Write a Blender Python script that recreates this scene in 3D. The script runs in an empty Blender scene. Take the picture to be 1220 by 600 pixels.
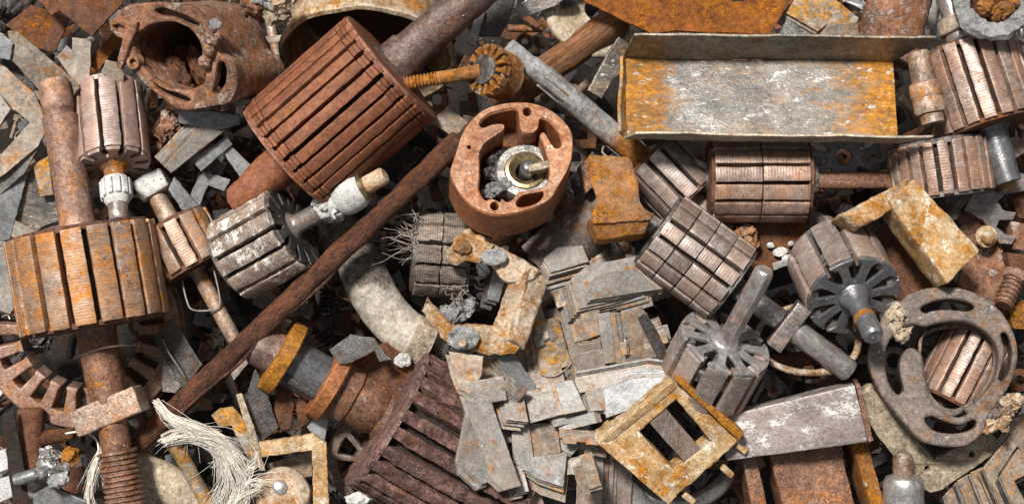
import bpy, bmesh, math, random
import numpy as np
from mathutils import Vector, Matrix, noise
from math import sin, cos, pi, radians as rad

# ---------------------------------------------------------------- camera, sky, sun, exposure
U = 0.001            # one millimetre; lengths below are in millimetres
H = 2200.0           # camera height above the heap's reference level
scene = bpy.context.scene
COL = scene.collection
cam_d = bpy.data.cameras.new('camera')
cam = bpy.data.objects.new('camera', cam_d)
COL.objects.link(cam)
cam.location = (0, 0, H * U)
cam.rotation_euler = (0, 0, 0)
cam_d.sensor_width = 36.0
cam_d.lens = 36.0 * H / 1220.0
cam_d.clip_start = 0.05
cam_d.clip_end = 100.0
scene.camera = cam
scene.render.resolution_x, scene.render.resolution_y = 1024, 503

SUN_EL, SUN_AZ = 58.0, -30.0      # azimuth measured from the picture's top (+Y), positive clockwise
world = bpy.data.worlds.new('World')
scene.world = world
world.use_nodes = True
wn, wl = world.node_tree.nodes, world.node_tree.links
wn.clear()
sky = wn.new('ShaderNodeTexSky')
sky.sky_type = 'NISHITA'
sky.sun_disc = False
sky.sun_elevation = rad(SUN_EL)
sky.sun_rotation = rad(SUN_AZ)
sky.dust_density = 3.0
hsv = wn.new('ShaderNodeHueSaturation')
hsv.inputs['Saturation'].default_value = 0.18      # overcast: a nearly neutral sky
bg = wn.new('ShaderNodeBackground')
bg.inputs['Strength'].default_value = 0.05
wo = wn.new('ShaderNodeOutputWorld')
wl.new(sky.outputs[0], hsv.inputs['Color'])
wl.new(hsv.outputs[0], bg.inputs['Color'])
wl.new(bg.outputs[0], wo.inputs['Surface'])
sun_d = bpy.data.lights.new('sun', 'SUN')
sun_d.energy = 4.0
sun_d.angle = rad(9)
sun_d.color = (1.0, 0.965, 0.91)
sun = bpy.data.objects.new('sun', sun_d)
COL.objects.link(sun)
_d = Vector((sin(rad(SUN_AZ)) * cos(rad(SUN_EL)), cos(rad(SUN_AZ)) * cos(rad(SUN_EL)), sin(rad(SUN_EL))))
sun.rotation_euler = _d.to_track_quat('Z', 'Y').to_euler()
sun.location = _d * 3
vs = scene.view_settings
vs.view_transform = 'Standard'
vs.look = 'None'
vs.gamma = 1.0
vs.use_curve_mapping = False
vs.exposure = 0.44
scene.cycles.max_bounces = 5
scene.cycles.diffuse_bounces = 2
scene.cycles.glossy_bounces = 3
scene.cycles.use_denoising = True

# ---------------------------------------------------------------- materials
MATS = {}


def make_mat(name, c1, c2, rust=None, cov=0.3, rust2=None, top=None, tcov=0.0, pits=0.25, rough=(0.55, 0.9), metal=0.0,
             sc=1.0, bump=0.5, soft=0.05, lines=0.0, edge=0.35, edge_col=None, stretch=(1, 1, 1), jit=0.16, tsc=1.0, dust=0.13, con=0.55, spec=0.5, stain=None, tint=None):
    """A weathered metal: base tone c1/c2, rust patches, crust on top, dark pits, worn edges."""
    m = bpy.data.materials.new(name)
    m.use_nodes = True
    t = m.node_tree
    N, L = t.nodes, t.links
    N.clear()

    def nd(kind, **kw):
        n = N.new('ShaderNode' + kind)
        for k, v in kw.items():
            if hasattr(n, k):
                setattr(n, k, v)
            else:
                n.inputs[k].default_value = v
        return n

    def math_(op, a, b, clamp=False):
        n = nd('Math', operation=op)
        n.use_clamp = clamp
        for i, v in enumerate((a, b)):
            if isinstance(v, (int, float)):
                n.inputs[i].default_value = v
            elif v is not None:
                L.new(v, n.inputs[i])
        return n.outputs[0]

    def noise_(scale, detail, rough_=0.6, off=0.0, dist=0.0):
        n = nd('TexNoise', Scale=scale * sc, Detail=detail, Roughness=rough_, Distortion=dist)
        L.new(shift(off), n.inputs['Vector'])
        return n.outputs['Fac']

    def ramp(v, lo, hi):
        n = nd('MapRange')
        n.interpolation_type = 'SMOOTHSTEP'
        n.inputs['From Min'].default_value = lo
        n.inputs['From Max'].default_value = hi
        L.new(v, n.inputs['Value'])
        return n.outputs['Result']

    def mix(f, a, b):
        n = nd('Mix', data_type='RGBA')
        L.new(f, n.inputs[0]) if not isinstance(f, (int, float)) else setattr(n.inputs[0], 'default_value', f)
        for s, v in ((6, a), (7, b)):
            if isinstance(v, tuple):
                n.inputs[s].default_value = (*v, 1)
            else:
                L.new(v, n.inputs[s])
        return n.outputs[2]

    tc = nd('TexCoord')
    oi = nd('ObjectInfo')
    offv = nd('VectorMath', operation='SCALE')
    offv.inputs[0].default_value = (7.3, 3.1, 5.7)
    L.new(oi.outputs['Random'], offv.inputs['Scale'])
    mp = nd('Mapping')
    mp.inputs['Scale'].default_value = stretch
    L.new(tc.outputs['Object'], mp.inputs['Vector'])
    base = nd('VectorMath', operation='ADD')
    L.new(mp.outputs[0], base.inputs[0])
    L.new(offv.outputs[0], base.inputs[1])

    def shift(o):
        n = nd('VectorMath', operation='ADD')
        L.new(base.outputs[0], n.inputs[0])
        n.inputs[1].default_value = (o, o * 1.7, o * 0.6)
        return n.outputs[0]

    big = noise_(16, 7, 0.62, 0.0, 0.4)
    mid = noise_(105, 6, 0.7, 3.3, 0.4)
    fine = noise_(430, 4, 0.7, 9.1)
    grit = noise_(900, 2, 0.5, 1.7)
    blotch = math_('ADD', math_('MULTIPLY', big, 0.55), math_('MULTIPLY', mid, 0.45))
    col = mix(ramp(math_('ADD', math_('MULTIPLY', mid, 0.6), math_('MULTIPLY', fine, 0.4)), 0.40, 0.60), c2, c1)
    if tint is not None:           # broad patches of another tone, different on every piece
        nt = noise_(11, 5, 0.6, 57.0, 0.8)
        col = mix(math_('MULTIPLY', ramp(nt, 0.42, 0.60), tint[1]), col, tint[0])
    rmask = None
    if rust is not None:
        n2 = noise_(36, 8, 0.74, 21.0, 0.8)
        rm = math_('ADD', math_('MULTIPLY', n2, 0.62), math_('MULTIPLY', fine, 0.38))
        if stain is not None:      # a stain that runs in from one or both ends: (axis, [(from, to), ...]) in metres
            sx = nd('SeparateXYZ')
            L.new(tc.outputs['Object'], sx.inputs[0])
            for a_, b_ in stain[1]:
                rm = math_('ADD', rm, math_('MULTIPLY', ramp(sx.outputs[stain[0]], a_, b_), 0.20))
        th = 0.5 + (0.5 - cov) * 0.36
        rmask = ramp(rm, th - soft, th + soft)
        r2 = rust2 or tuple(x * 0.42 for x in rust)
        rc = mix(ramp(math_('ADD', math_('MULTIPLY', mid, 0.5), math_('MULTIPLY', fine, 0.5)), 0.41, 0.58), r2, rust)
        col = mix(rmask, col, rc)
    tmask = None
    if top is not None:
        n3 = nd('TexNoise', Scale=48 * sc * tsc, Detail=8, Roughness=0.72)
        L.new(shift(41.0), n3.inputs['Vector'])
        tm = math_('ADD', math_('MULTIPLY', n3.outputs['Fac'], 0.7), math_('MULTIPLY', fine, 0.3))
        th = 0.5 + (0.5 - tcov) * 0.34
        tmask = ramp(tm, th - 0.02, th + 0.02)
        col = mix(tmask, col, top)
    if pits > 0:
        pm = ramp(math_('ADD', math_('MULTIPLY', fine, 0.6), math_('MULTIPLY', mid, 0.4)), 0.36 + 0.1 * pits, 0.30 + 0.08 * pits)
        col = mix(math_('MULTIPLY', pm, 0.75), col, tuple(x * 0.28 for x in c2))
    # large tonal drift over one piece, grit, and a little difference between pieces
    val = nd('HueSaturation')
    L.new(col, val.inputs['Color'])
    drift = math_('ADD', math_('MULTIPLY', ramp(big, 0.34, 0.66), con), math_('MULTIPLY', ramp(grit, 0.3, 0.7), con * 0.4))
    drift = math_('ADD', drift, math_('MULTIPLY', ramp(noise_(210, 6, 0.75, 15.0), 0.38, 0.62), con * 0.95))
    drift = math_('ADD', drift, math_('MULTIPLY', oi.outputs['Random'], 2 * jit))
    wv = None
    drift = math_('ADD', drift, 1.0 - jit - con * 1.17)
    if lines > 0:                  # the cut edges of the thin sheets that the piece is stacked from
        wv = nd('TexWave', wave_type='BANDS', bands_direction='X', Scale=lines)
        wv.inputs['Distortion'].default_value = 2.5
        wv.inputs['Detail'].default_value = 2
        wv.inputs['Detail Scale'].default_value = 0.6
        L.new(tc.outputs['Object'], wv.inputs['Vector'])
        drift = math_('ADD', drift, math_('MULTIPLY', math_('SUBTRACT', wv.outputs['Fac'], 0.5), 0.16))
    L.new(drift, val.inputs['Value'])
    val.inputs['Saturation'].default_value = 1.22
    col = val.outputs[0]
    if dust > 0:
        dm = ramp(noise_(480, 3, 0.6, 33.0), 0.60, 0.68)
        col = mix(math_('MULTIPLY', dm, dust), col, tuple(min(0.7, 0.5 * x + 0.24) for x in c1))
    if edge > 0:
        ge = nd('NewGeometry')
        em = ramp(ge.outputs['Pointiness'], 0.53, 0.62)
        em = math_('MULTIPLY', em, math_('MULTIPLY', ramp(mid, 0.38, 0.6), edge))
        ec = edge_col or tuple(min(0.75, x * 1.5 + 0.10) for x in c1)
        col = mix(em, col, ec)
    b = nd('BsdfPrincipled')
    L.new(col, b.inputs['Base Color'])
    b.inputs['Specular IOR Level'].default_value = spec
    rg = nd('MapRange')
    rg.inputs['To Min'].default_value, rg.inputs['To Max'].default_value = rough
    L.new(rmask if rmask is not None else mid, rg.inputs['Value'])
    L.new(rg.outputs[0], b.inputs['Roughness'])
    if metal > 0:
        v = math_('MULTIPLY', math_('SUBTRACT', 1.0, rmask), metal) if rmask is not None else metal
        if tmask is not None and not isinstance(v, float):
            v = math_('MULTIPLY', v, math_('SUBTRACT', 1.0, tmask))
        if isinstance(v, float):
            b.inputs['Metallic'].default_value = v
        else:
            L.new(v, b.inputs['Metallic'])
    h = math_('ADD', math_('MULTIPLY', fine, 0.8), math_('MULTIPLY', mid, 0.55))
    h = math_('ADD', h, math_('MULTIPLY', grit, 0.25))
    if rmask is not None:
        h = math_('ADD', h, math_('MULTIPLY', rmask, 0.25))
    if tmask is not None:
        h = math_('ADD', h, math_('MULTIPLY', tmask, 0.45))
    if wv is not None:
        h = math_('ADD', h, math_('MULTIPLY', wv.outputs['Fac'], 0.25))
    bp = nd('Bump')
    bp.inputs['Strength'].default_value = bump
    bp.inputs['Distance'].default_value = 0.0026
    L.new(h, bp.inputs['Height'])
    L.new(bp.outputs[0], b.inputs['Normal'])
    o = nd('OutputMaterial')
    L.new(b.outputs[0], o.inputs['Surface'])
    MATS[name] = m
    return m


ORG = (0.46, 0.17, 0.035)
ORG2 = (0.20, 0.065, 0.022)
BRN = (0.145, 0.062, 0.036)
make_mat('rust_mauve', (0.255, 0.120, 0.076), (0.15, 0.064, 0.042), rust=(0.33, 0.16, 0.085), cov=0.25, pits=0.4, rough=(0.62, 0.88), edge=0.5, con=0.4, lines=120, bump=0.45, dust=0.3, jit=0.10)
make_mat('rust_mauve_dark', (0.25, 0.155, 0.135), (0.075, 0.042, 0.036), rust=(0.15, 0.07, 0.045), cov=0.35, top=(0.40, 0.31, 0.29), tcov=0.22, pits=0.6, rough=(0.8, 0.95), bump=1.0, edge=0.5, con=0.6)
make_mat('lamination_tan', (0.40, 0.325, 0.275), (0.23, 0.165, 0.13), rust=(0.50, 0.22, 0.075), rust2=(0.30, 0.125, 0.05), cov=0.42, top=(0.56, 0.50, 0.44), tcov=0.16, metal=0.2, tint=((0.47, 0.26, 0.14), 0.6), sc=0.75, soft=0.08, rough=(0.42, 0.8), lines=90, edge=0.6, stretch=(1.25, 0.8, 0.8), con=0.36, dust=0.1, jit=0.24, spec=0.8, bump=0.16)
make_mat('lamination_grey', (0.40, 0.355, 0.33), (0.25, 0.20, 0.178), rust=(0.36, 0.18, 0.09), cov=0.16, metal=0.3, tint=((0.28, 0.20, 0.16), 0.7), rough=(0.44, 0.8), lines=90, edge=0.6, stretch=(1.25, 0.8, 0.8), con=0.34, dust=0.12, jit=0.24, spec=0.8, bump=0.16)
make_mat('lamination_brown', (0.36, 0.285, 0.25), (0.20, 0.14, 0.115), rust=(0.40, 0.18, 0.085), cov=0.24, top=(0.46, 0.40, 0.37), tcov=0.14, metal=0.22, tint=((0.35, 0.205, 0.14), 0.5), rough=(0.42, 0.8), lines=90, edge=0.6, stretch=(1.25, 0.8, 0.8), con=0.36, dust=0.1, jit=0.24, spec=0.8, bump=0.16)
make_mat('lamination_pink', (0.40, 0.325, 0.30), (0.26, 0.19, 0.165), rust=(0.36, 0.17, 0.09), cov=0.15, metal=0.25, tint=((0.31, 0.21, 0.17), 0.7), rough=(0.44, 0.8), lines=90, edge=0.6, stretch=(1.25, 0.8, 0.8), con=0.34, dust=0.12, jit=0.24, spec=0.8, bump=0.16)
make_mat('lamination_white', (0.36, 0.30, 0.26), (0.20, 0.145, 0.115), rust=(0.36, 0.17, 0.08), cov=0.2, top=(0.74, 0.71, 0.65), tcov=0.36, metal=0.1, rough=(0.44, 0.8), lines=90, edge=0.6, stretch=(1.25, 0.8, 0.8), con=0.34, dust=0.12, jit=0.24, spec=0.8, bump=0.16)
make_mat('lamination_orange', (0.42, 0.29, 0.20), (0.25, 0.15, 0.10), rust=(0.50, 0.23, 0.09), cov=0.36, top=(0.54, 0.46, 0.39), tcov=0.14, metal=0.15, tint=((0.38, 0.29, 0.24), 0.7), rough=(0.44, 0.8), lines=90, edge=0.6, stretch=(1.25, 0.8, 0.8), con=0.34, dust=0.12, jit=0.24, spec=0.8, bump=0.16)
make_mat('aluminium_dark', (0.19, 0.19, 0.195), (0.11, 0.11, 0.113), rust=(0.28, 0.25, 0.22), cov=0.14, pits=0.2, rough=(0.30, 0.65), metal=0.5, edge=0.6, con=0.3, dust=0.15, bump=0.2, spec=0.8)
make_mat('aluminium_grey', (0.40, 0.385, 0.37), (0.23, 0.215, 0.205), rust=(0.38, 0.30, 0.23), cov=0.16, pits=0.2, rough=(0.28, 0.65), metal=0.5, edge=0.6, con=0.35, dust=0.15, bump=0.2, spec=0.8)
make_mat('white_corrosion', (0.80, 0.79, 0.76), (0.60, 0.585, 0.56), rust=(0.25, 0.22, 0.20), rust2=(0.08, 0.07, 0.065), cov=0.05, pits=0.3, rough=(0.8, 0.95), bump=1.0, sc=1.6, edge=0.1, con=0.35)
make_mat('steel_plate', (0.255, 0.248, 0.238), (0.155, 0.148, 0.139), rust=(0.30, 0.155, 0.07), rust2=(0.11, 0.062, 0.036), cov=0.32, top=(0.37, 0.365, 0.355), tcov=0.20, rough=(0.50, 0.82), metal=0.15, edge=1.0, edge_col=(0.40, 0.25, 0.15), bump=0.14, con=0.4, dust=0.1, jit=0.30, spec=0.7, tint=((0.24, 0.20, 0.165), 0.5), pits=0.55)
make_mat('steel_plate_rusty', (0.29, 0.25, 0.21), (0.16, 0.13, 0.105), rust=(0.38, 0.185, 0.07), rust2=(0.15, 0.076, 0.04), cov=0.36, rough=(0.50, 0.85), metal=0.12, edge=1.0, edge_col=(0.42, 0.26, 0.155), bump=0.16, con=0.42, dust=0.1, jit=0.28, spec=0.7, pits=0.5)
make_mat('steel_orange', (0.38, 0.34, 0.30), (0.20, 0.17, 0.14), rust=(0.52, 0.26, 0.055), rust2=(0.24, 0.11, 0.035), cov=0.46, rough=(0.5, 0.85), metal=0.1, edge=0.5, bump=0.4)
make_mat('steel_blue', (0.235, 0.238, 0.242), (0.13, 0.131, 0.132), rust=(0.28, 0.17, 0.10), cov=0.2, rough=(0.42, 0.8), metal=0.3, edge=0.7, bump=0.15, con=0.3, dust=0.1, spec=0.8)
make_mat('steel_dark', (0.085, 0.080, 0.078), (0.040, 0.036, 0.034), rust=(0.15, 0.075, 0.04), cov=0.3, rough=(0.36, 0.85), metal=0.35, edge=0.6, edge_col=(0.30, 0.275, 0.25), bump=0.4)
make_mat('steel_shaft', (0.34, 0.315, 0.30), (0.20, 0.175, 0.165), rust=(0.36, 0.17, 0.085), cov=0.28, rough=(0.28, 0.75), metal=0.5, edge=0.4, bump=0.2, con=0.35, dust=0.15, spec=0.8, stretch=(0.6, 1, 1))
make_mat('shaft_red', (0.25, 0.155, 0.115), (0.12, 0.066, 0.048), rust=(0.42, 0.185, 0.08), cov=0.32, top=(0.40, 0.345, 0.31), tcov=0.16, rough=(0.42, 0.85), metal=0.2, bump=0.4)
make_mat('shaft_tan', (0.40, 0.325, 0.27), (0.24, 0.165, 0.125), rust=(0.45, 0.21, 0.09), cov=0.32, top=(0.40, 0.40, 0.41), tcov=0.2, rough=(0.4, 0.8), metal=0.3, bump=0.35)
make_mat('shaft_pipe', (0.33, 0.235, 0.195), (0.20, 0.125, 0.10), rust=(0.40, 0.19, 0.08), cov=0.35, top=(0.42, 0.36, 0.32), tcov=0.15, rough=(0.45, 0.85), metal=0.25, bump=0.35)
make_mat('rust_orange', (0.40, 0.195, 0.080), (0.20, 0.085, 0.036), rust=(0.46, 0.21, 0.06), rust2=(0.15, 0.06, 0.027), cov=0.4, top=(0.44, 0.37, 0.31), tcov=0.26, pits=0.5, rough=(0.7, 0.95), bump=0.8, edge=0.5, tint=((0.27, 0.18, 0.13), 0.6))
make_mat('rust_sheet', (0.31, 0.125, 0.048), (0.16, 0.060, 0.028), rust=(0.38, 0.17, 0.058), rust2=(0.11, 0.042, 0.022), cov=0.42, pits=0.6, rough=(0.7, 0.95), bump=0.8, edge=0.2, con=0.45)
make_mat('rust_dark', (0.150, 0.075, 0.048), (0.070, 0.034, 0.024), rust=(0.28, 0.115, 0.042), cov=0.35, pits=0.5, rough=(0.75, 0.95), bump=0.8, edge=0.3)
make_mat('rust_black', (0.036, 0.026, 0.021), (0.016, 0.012, 0.010), rust=(0.085, 0.036, 0.019), cov=0.35, pits=0.4, rough=(0.75, 0.95), bump=0.8, edge=0.2)  # black rust; its tone also supplies shade in slots and gaps
make_mat('cast_red', (0.335, 0.160, 0.098), (0.19, 0.080, 0.048), rust=(0.42, 0.21, 0.115), cov=0.3, top=(0.46, 0.385, 0.33), tcov=0.14, pits=0.3, rough=(0.6, 0.88), bump=0.45, edge=0.6, con=0.5)
make_mat('cast_brown', (0.36, 0.215, 0.155), (0.17, 0.082, 0.053), rust=(0.40, 0.185, 0.08), cov=0.34, top=(0.45, 0.36, 0.315), tcov=0.36, pits=0.5, rough=(0.7, 0.92), bump=0.9, edge=0.5)
make_mat('cast_grey', (0.155, 0.125, 0.108), (0.075, 0.058, 0.049), rust=(0.29, 0.135, 0.06), cov=0.30, top=(0.28, 0.26, 0.245), tcov=0.24, pits=0.4, rough=(0.50, 0.85), metal=0.15, bump=0.4, edge=0.6, con=0.55, edge_col=(0.34, 0.30, 0.27))
make_mat('cream_rust', (0.52, 0.45, 0.36), (0.33, 0.25, 0.165), rust=(0.42, 0.195, 0.06), rust2=(0.18, 0.085, 0.035), cov=0.46, pits=0.4, rough=(0.65, 0.92), bump=0.45, edge=0.5, tint=((0.33, 0.22, 0.15), 0.5))
make_mat('cream', (0.50, 0.435, 0.36), (0.31, 0.235, 0.17), rust=(0.36, 0.175, 0.075), rust2=(0.15, 0.08, 0.045), cov=0.42, top=(0.60, 0.555, 0.48), tcov=0.2, pits=0.5, rough=(0.65, 0.92), bump=0.4, edge=0.6, tint=((0.36, 0.28, 0.21), 0.6))
make_mat('cream_orange', (0.52, 0.42, 0.295), (0.31, 0.22, 0.13), rust=(0.42, 0.20, 0.065), rust2=(0.19, 0.085, 0.03), cov=0.40, top=(0.60, 0.54, 0.45), tcov=0.32, pits=0.4, rough=(0.65, 0.92), bump=0.45, edge=0.6, con=0.5, tint=((0.36, 0.22, 0.12), 0.5))
make_mat('tan_pipe', (0.45, 0.385, 0.30), (0.27, 0.215, 0.155), rust=(0.10, 0.085, 0.07), rust2=(0.04, 0.036, 0.032), cov=0.26, top=(0.58, 0.53, 0.45), tcov=0.2, pits=0.5, rough=(0.6, 0.9), bump=0.35)
make_mat('bar_fibrous', (0.135, 0.060, 0.038), (0.045, 0.021, 0.015), rust=(0.26, 0.115, 0.055), cov=0.30, pits=0.8, rough=(0.65, 0.92), bump=1.4, stretch=(0.7, 1.2, 1.2), edge=0.4, con=0.8)
make_mat('rod_bark', (0.36, 0.20, 0.12), (0.15, 0.07, 0.04), rust=(0.45, 0.20, 0.065), cov=0.35, pits=0.5, rough=(0.7, 0.92), bump=1.0, stretch=(0.25, 1.5, 1.5), edge=0.2)
make_mat('brushed_grey', (0.42, 0.41, 0.40), (0.30, 0.285, 0.28), rust=(0.25, 0.13, 0.095), cov=0.24, top=(0.58, 0.57, 0.55), tcov=0.34, rough=(0.42, 0.75), metal=0.2, bump=0.15, stretch=(0.7, 1.1, 1.1), edge=0.5, con=0.4, tint=((0.28, 0.20, 0.17), 0.45), dust=0.1)
make_mat('commutator', (0.27, 0.225, 0.195), (0.15, 0.12, 0.10), rust=(0.31, 0.20, 0.13), cov=0.2, rough=(0.6, 0.9), bump=0.8, stretch=(0.4, 1.4, 1.4), lines=110)
make_mat('fibre', (0.86, 0.82, 0.75), (0.72, 0.67, 0.59), pits=0.0, rough=(0.6, 0.8), bump=0.1, edge=0, dust=0, con=0.2)
make_mat('brass', (0.33, 0.27, 0.17), (0.17, 0.13, 0.08), rough=(0.25, 0.45), metal=0.85, bump=0.15, pits=0.1)
make_mat('bright_steel', (0.34, 0.325, 0.305), (0.19, 0.18, 0.17), rust=(0.30, 0.18, 0.10), cov=0.18, rough=(0.3, 0.7), metal=0.7, bump=0.3)
make_mat('crumpled_aluminium', (0.55, 0.545, 0.54), (0.32, 0.315, 0.31), rust=(0.12, 0.11, 0.105), cov=0.25, rough=(0.35, 0.7), metal=0.5, bump=1.2, sc=1.3)
make_mat('copper_band', (0.42, 0.20, 0.12), (0.27, 0.115, 0.065), rust=(0.50, 0.235, 0.09), cov=0.35, pits=0.25, rough=(0.6, 0.85), bump=0.4)
make_mat('ochre_band', (0.40, 0.205, 0.080), (0.22, 0.095, 0.038), rust=(0.46, 0.23, 0.07), cov=0.4, pits=0.4, rough=(0.65, 0.9), bump=0.5, edge=0.5)
make_mat('soil', (0.022, 0.017, 0.014), (0.010, 0.008, 0.007), rust=(0.045, 0.022, 0.013), cov=0.35, pits=0.4, rough=(0.9, 1.0), bump=1.0, edge=0)  # near black: shade deep in the heap put into its colour
make_mat('channel_zinc', (0.21, 0.197, 0.18), (0.11, 0.10, 0.09), rust=(0.38, 0.185, 0.055), rust2=(0.20, 0.098, 0.035), cov=0.24, top=(0.48, 0.47, 0.45), tcov=0.24, tsc=2.4, rough=(0.34, 0.8), metal=0.25, bump=0.2, soft=0.09, con=0.6, stain=('X', [(-0.085, -0.14), (0.07, 0.16)]), tint=((0.13, 0.115, 0.10), 0.8), spec=0.7, stretch=(0.55, 1, 1))
make_mat('pipe_dark_end', (0.43, 0.395, 0.345), (0.26, 0.23, 0.195), rust=(0.13, 0.11, 0.09), rust2=(0.035, 0.031, 0.028), cov=0.16, top=(0.58, 0.53, 0.45), tcov=0.16, pits=0.5, rough=(0.6, 0.9), bump=0.35, soft=0.07, stain=('Y', [(-0.02, 0.03)]))  # darker toward its upper end
make_mat('machined_rust', (0.42, 0.27, 0.19), (0.25, 0.13, 0.085), rust=(0.36, 0.17, 0.10), cov=0.42, top=(0.54, 0.48, 0.43), tcov=0.25, pits=0.35, rough=(0.5, 0.85), metal=0.15, bump=0.25, edge=0.7, con=0.5)
make_mat('shaft_dark', (0.185, 0.135, 0.12), (0.085, 0.058, 0.05), rust=(0.27, 0.135, 0.08), cov=0.28, top=(0.33, 0.29, 0.27), tcov=0.16, rough=(0.42, 0.85), metal=0.25, bump=0.4)
make_mat('shaft_grey', (0.46, 0.45, 0.445), (0.31, 0.30, 0.295), rust=(0.38, 0.19, 0.085), cov=0.22, rough=(0.36, 0.8), metal=0.15, bump=0.25, stain=('X', [(0.11, 0.19)]))
make_mat('tan_rim_lit', (0.44, 0.40, 0.32), (0.27, 0.235, 0.18), rust=(0.36, 0.20, 0.08), cov=0.24, rough=(0.4, 0.85), metal=0.2, bump=0.3, edge=0.7, edge_col=(0.6, 0.55, 0.46))  # lighter copy of the rim metal, light painted on the lower flange
make_mat('channel_rim_shaded', (0.30, 0.27, 0.225), (0.165, 0.145, 0.12), rust=(0.36, 0.20, 0.08), cov=0.3, rough=(0.34, 0.85), metal=0.35, bump=0.3, edge=0.7, edge_col=(0.55, 0.50, 0.42))  # darker copy of the rim metal, shade painted on the upper flange

# ---------------------------------------------------------------- geometry helpers
_id = [0]


def nv(v, amp, freq, seed=0.0):
    """Shift points by smooth noise: amp and 1/freq in millimetres."""
    if amp == 0:
        return v
    o = Vector((seed * 13.7, seed * 7.1, seed * 3.3))
    out = np.array(v, dtype=float)
    for i in range(len(out)):
        p = Vector(out[i]) * freq + o
        a = noise.noise_vector(p)
        b = noise.noise_vector(p * 2.9)
        out[i] += amp * (np.array(a) + 0.45 * np.array(b))
    return out


def mesh(name, v, f, sharp=38):
    me = bpy.data.meshes.new(name)
    v = np.asarray(v, dtype=float) * U
    me.from_pydata(v.tolist(), [], [tuple(int(i) for i in x) for x in f])
    me.validate()
    finish(me, sharp)
    return me


def finish(me, sharp=38):
    bm = bmesh.new()
    bm.from_mesh(me)
    bmesh.ops.recalc_face_normals(bm, faces=bm.faces)
    bm.to_mesh(me)
    bm.free()
    me.polygons.foreach_set('use_smooth', [True] * len(me.polygons))
    me.set_sharp_from_angle(angle=rad(sharp))
    me.update()


def rbox(sx, sy, sz, r=1.2, n=(1, 1, 1)):
    """A box with rounded edges, its faces cut into n pieces each way."""
    hs = np.array([sx, sy, sz]) / 2.0
    r = min(r, *(hs * 0.9))
    ax = []
    for k in range(3):
        h = hs[k]
        inner = np.linspace(-h + r, h - r, n[k] + 1)
        ax.append(np.concatenate([[-h, -h + r * 0.42], inner, [h - r * 0.42, h]]))
    V, F, key = [], [], {}

    def vid(p):
        kk = tuple(np.round(p, 4))
        if kk not in key:
            key[kk] = len(V)
            V.append(p)
        return key[kk]
    for k in range(3):
        a, b = (k + 1) % 3, (k + 2) % 3
        for s in (-1, 1):
            ids = {}
            for i, u in enumerate(ax[a]):
                for j, w in enumerate(ax[b]):
                    p = np.zeros(3)
                    p[k] = s * hs[k]
                    p[a], p[b] = u, w
                    ids[i, j] = vid(p)
            for i in range(len(ax[a]) - 1):
                for j in range(len(ax[b]) - 1):
                    q = (ids[i, j], ids[i + 1, j], ids[i + 1, j + 1], ids[i, j + 1])
                    F.append(q if s > 0 else q[::-1])
    V = np.array(V)
    inn = np.clip(V, -hs + r, hs - r)
    d = V - inn
    ln = np.linalg.norm(d, axis=1, keepdims=True)
    ln[ln == 0] = 1
    V = inn + d / ln * np.minimum(r, np.where(ln > 0, r, 0)) * (np.linalg.norm(d, axis=1, keepdims=True) > 1e-9)
    return V, F


def hexa(c, r=1.0, n=(4, 4, 1)):
    """Eight corners (four below, four above, each counter-clockwise) -> a rounded block."""
    c = [np.array(p, dtype=float) for p in c]
    sx = np.linalg.norm(c[1] - c[0]) or 1
    sy = np.linalg.norm(c[3] - c[0]) or 1
    sz = np.linalg.norm(c[4] - c[0]) or 1
    V, F = rbox(sx, sy, sz, r, n)
    T = V / np.array([sx, sy, sz]) + 0.5
    x, y, z = T[:, :1], T[:, 1:2], T[:, 2:]
    lo = (1 - y) * ((1 - x) * c[0] + x * c[1]) + y * ((1 - x) * c[3] + x * c[2])
    hi = (1 - y) * ((1 - x) * c[4] + x * c[5]) + y * ((1 - x) * c[7] + x * c[6])
    return (1 - z) * lo + z * hi, F


def lathe(prof, seg=28, step=6.0, flat=0.0):
    """Revolve (x, r) pairs about X; long runs are cut so that noise can act on them."""
    P = [prof[0]]
    for a, b in zip(prof, prof[1:]):
        d = math.hypot(b[0] - a[0], b[1] - a[1])
        k = max(1, int(d / step))
        for i in range(1, k + 1):
            P.append((a[0] + (b[0] - a[0]) * i / k, a[1] + (b[1] - a[1]) * i / k))
    V, F = [], []
    for x, r in P:
        for j in range(seg):
            t = 2 * pi * j / seg
            V.append((x, max(r, 0.05) * cos(t), max(r, 0.05) * sin(t)))
    for i in range(len(P) - 1):
        for j in range(seg):
            k = (j + 1) % seg
            F.append((i * seg + j, i * seg + k, (i + 1) * seg + k, (i + 1) * seg + j))
    F.append(tuple(range(seg))[::-1])
    F.append(tuple((len(P) - 1) * seg + j for j in range(seg)))
    return np.array(V), F


def pipe_wall(prof, seg=40, step=6.0):
    """Revolve a closed (x, r) loop about X: rings, cups, hollow pieces."""
    P = []
    for a, b in zip(prof, prof[1:] + prof[:1]):
        k = max(1, int(math.hypot(b[0] - a[0], b[1] - a[1]) / step))
        for i in range(k):
            P.append((a[0] + (b[0] - a[0]) * i / k, a[1] + (b[1] - a[1]) * i / k))
    V, F, n = [], [], len(P)
    for x, r in P:
        for j in range(seg):
            t = 2 * pi * j / seg
            V.append((x, r * cos(t), r * sin(t)))
    for i in range(n):
        for j in range(seg):
            k, i2 = (j + 1) % seg, (i + 1) % n
            F.append((i * seg + j, i * seg + k, i2 * seg + k, i2 * seg + j))
    return np.array(V), F


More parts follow.
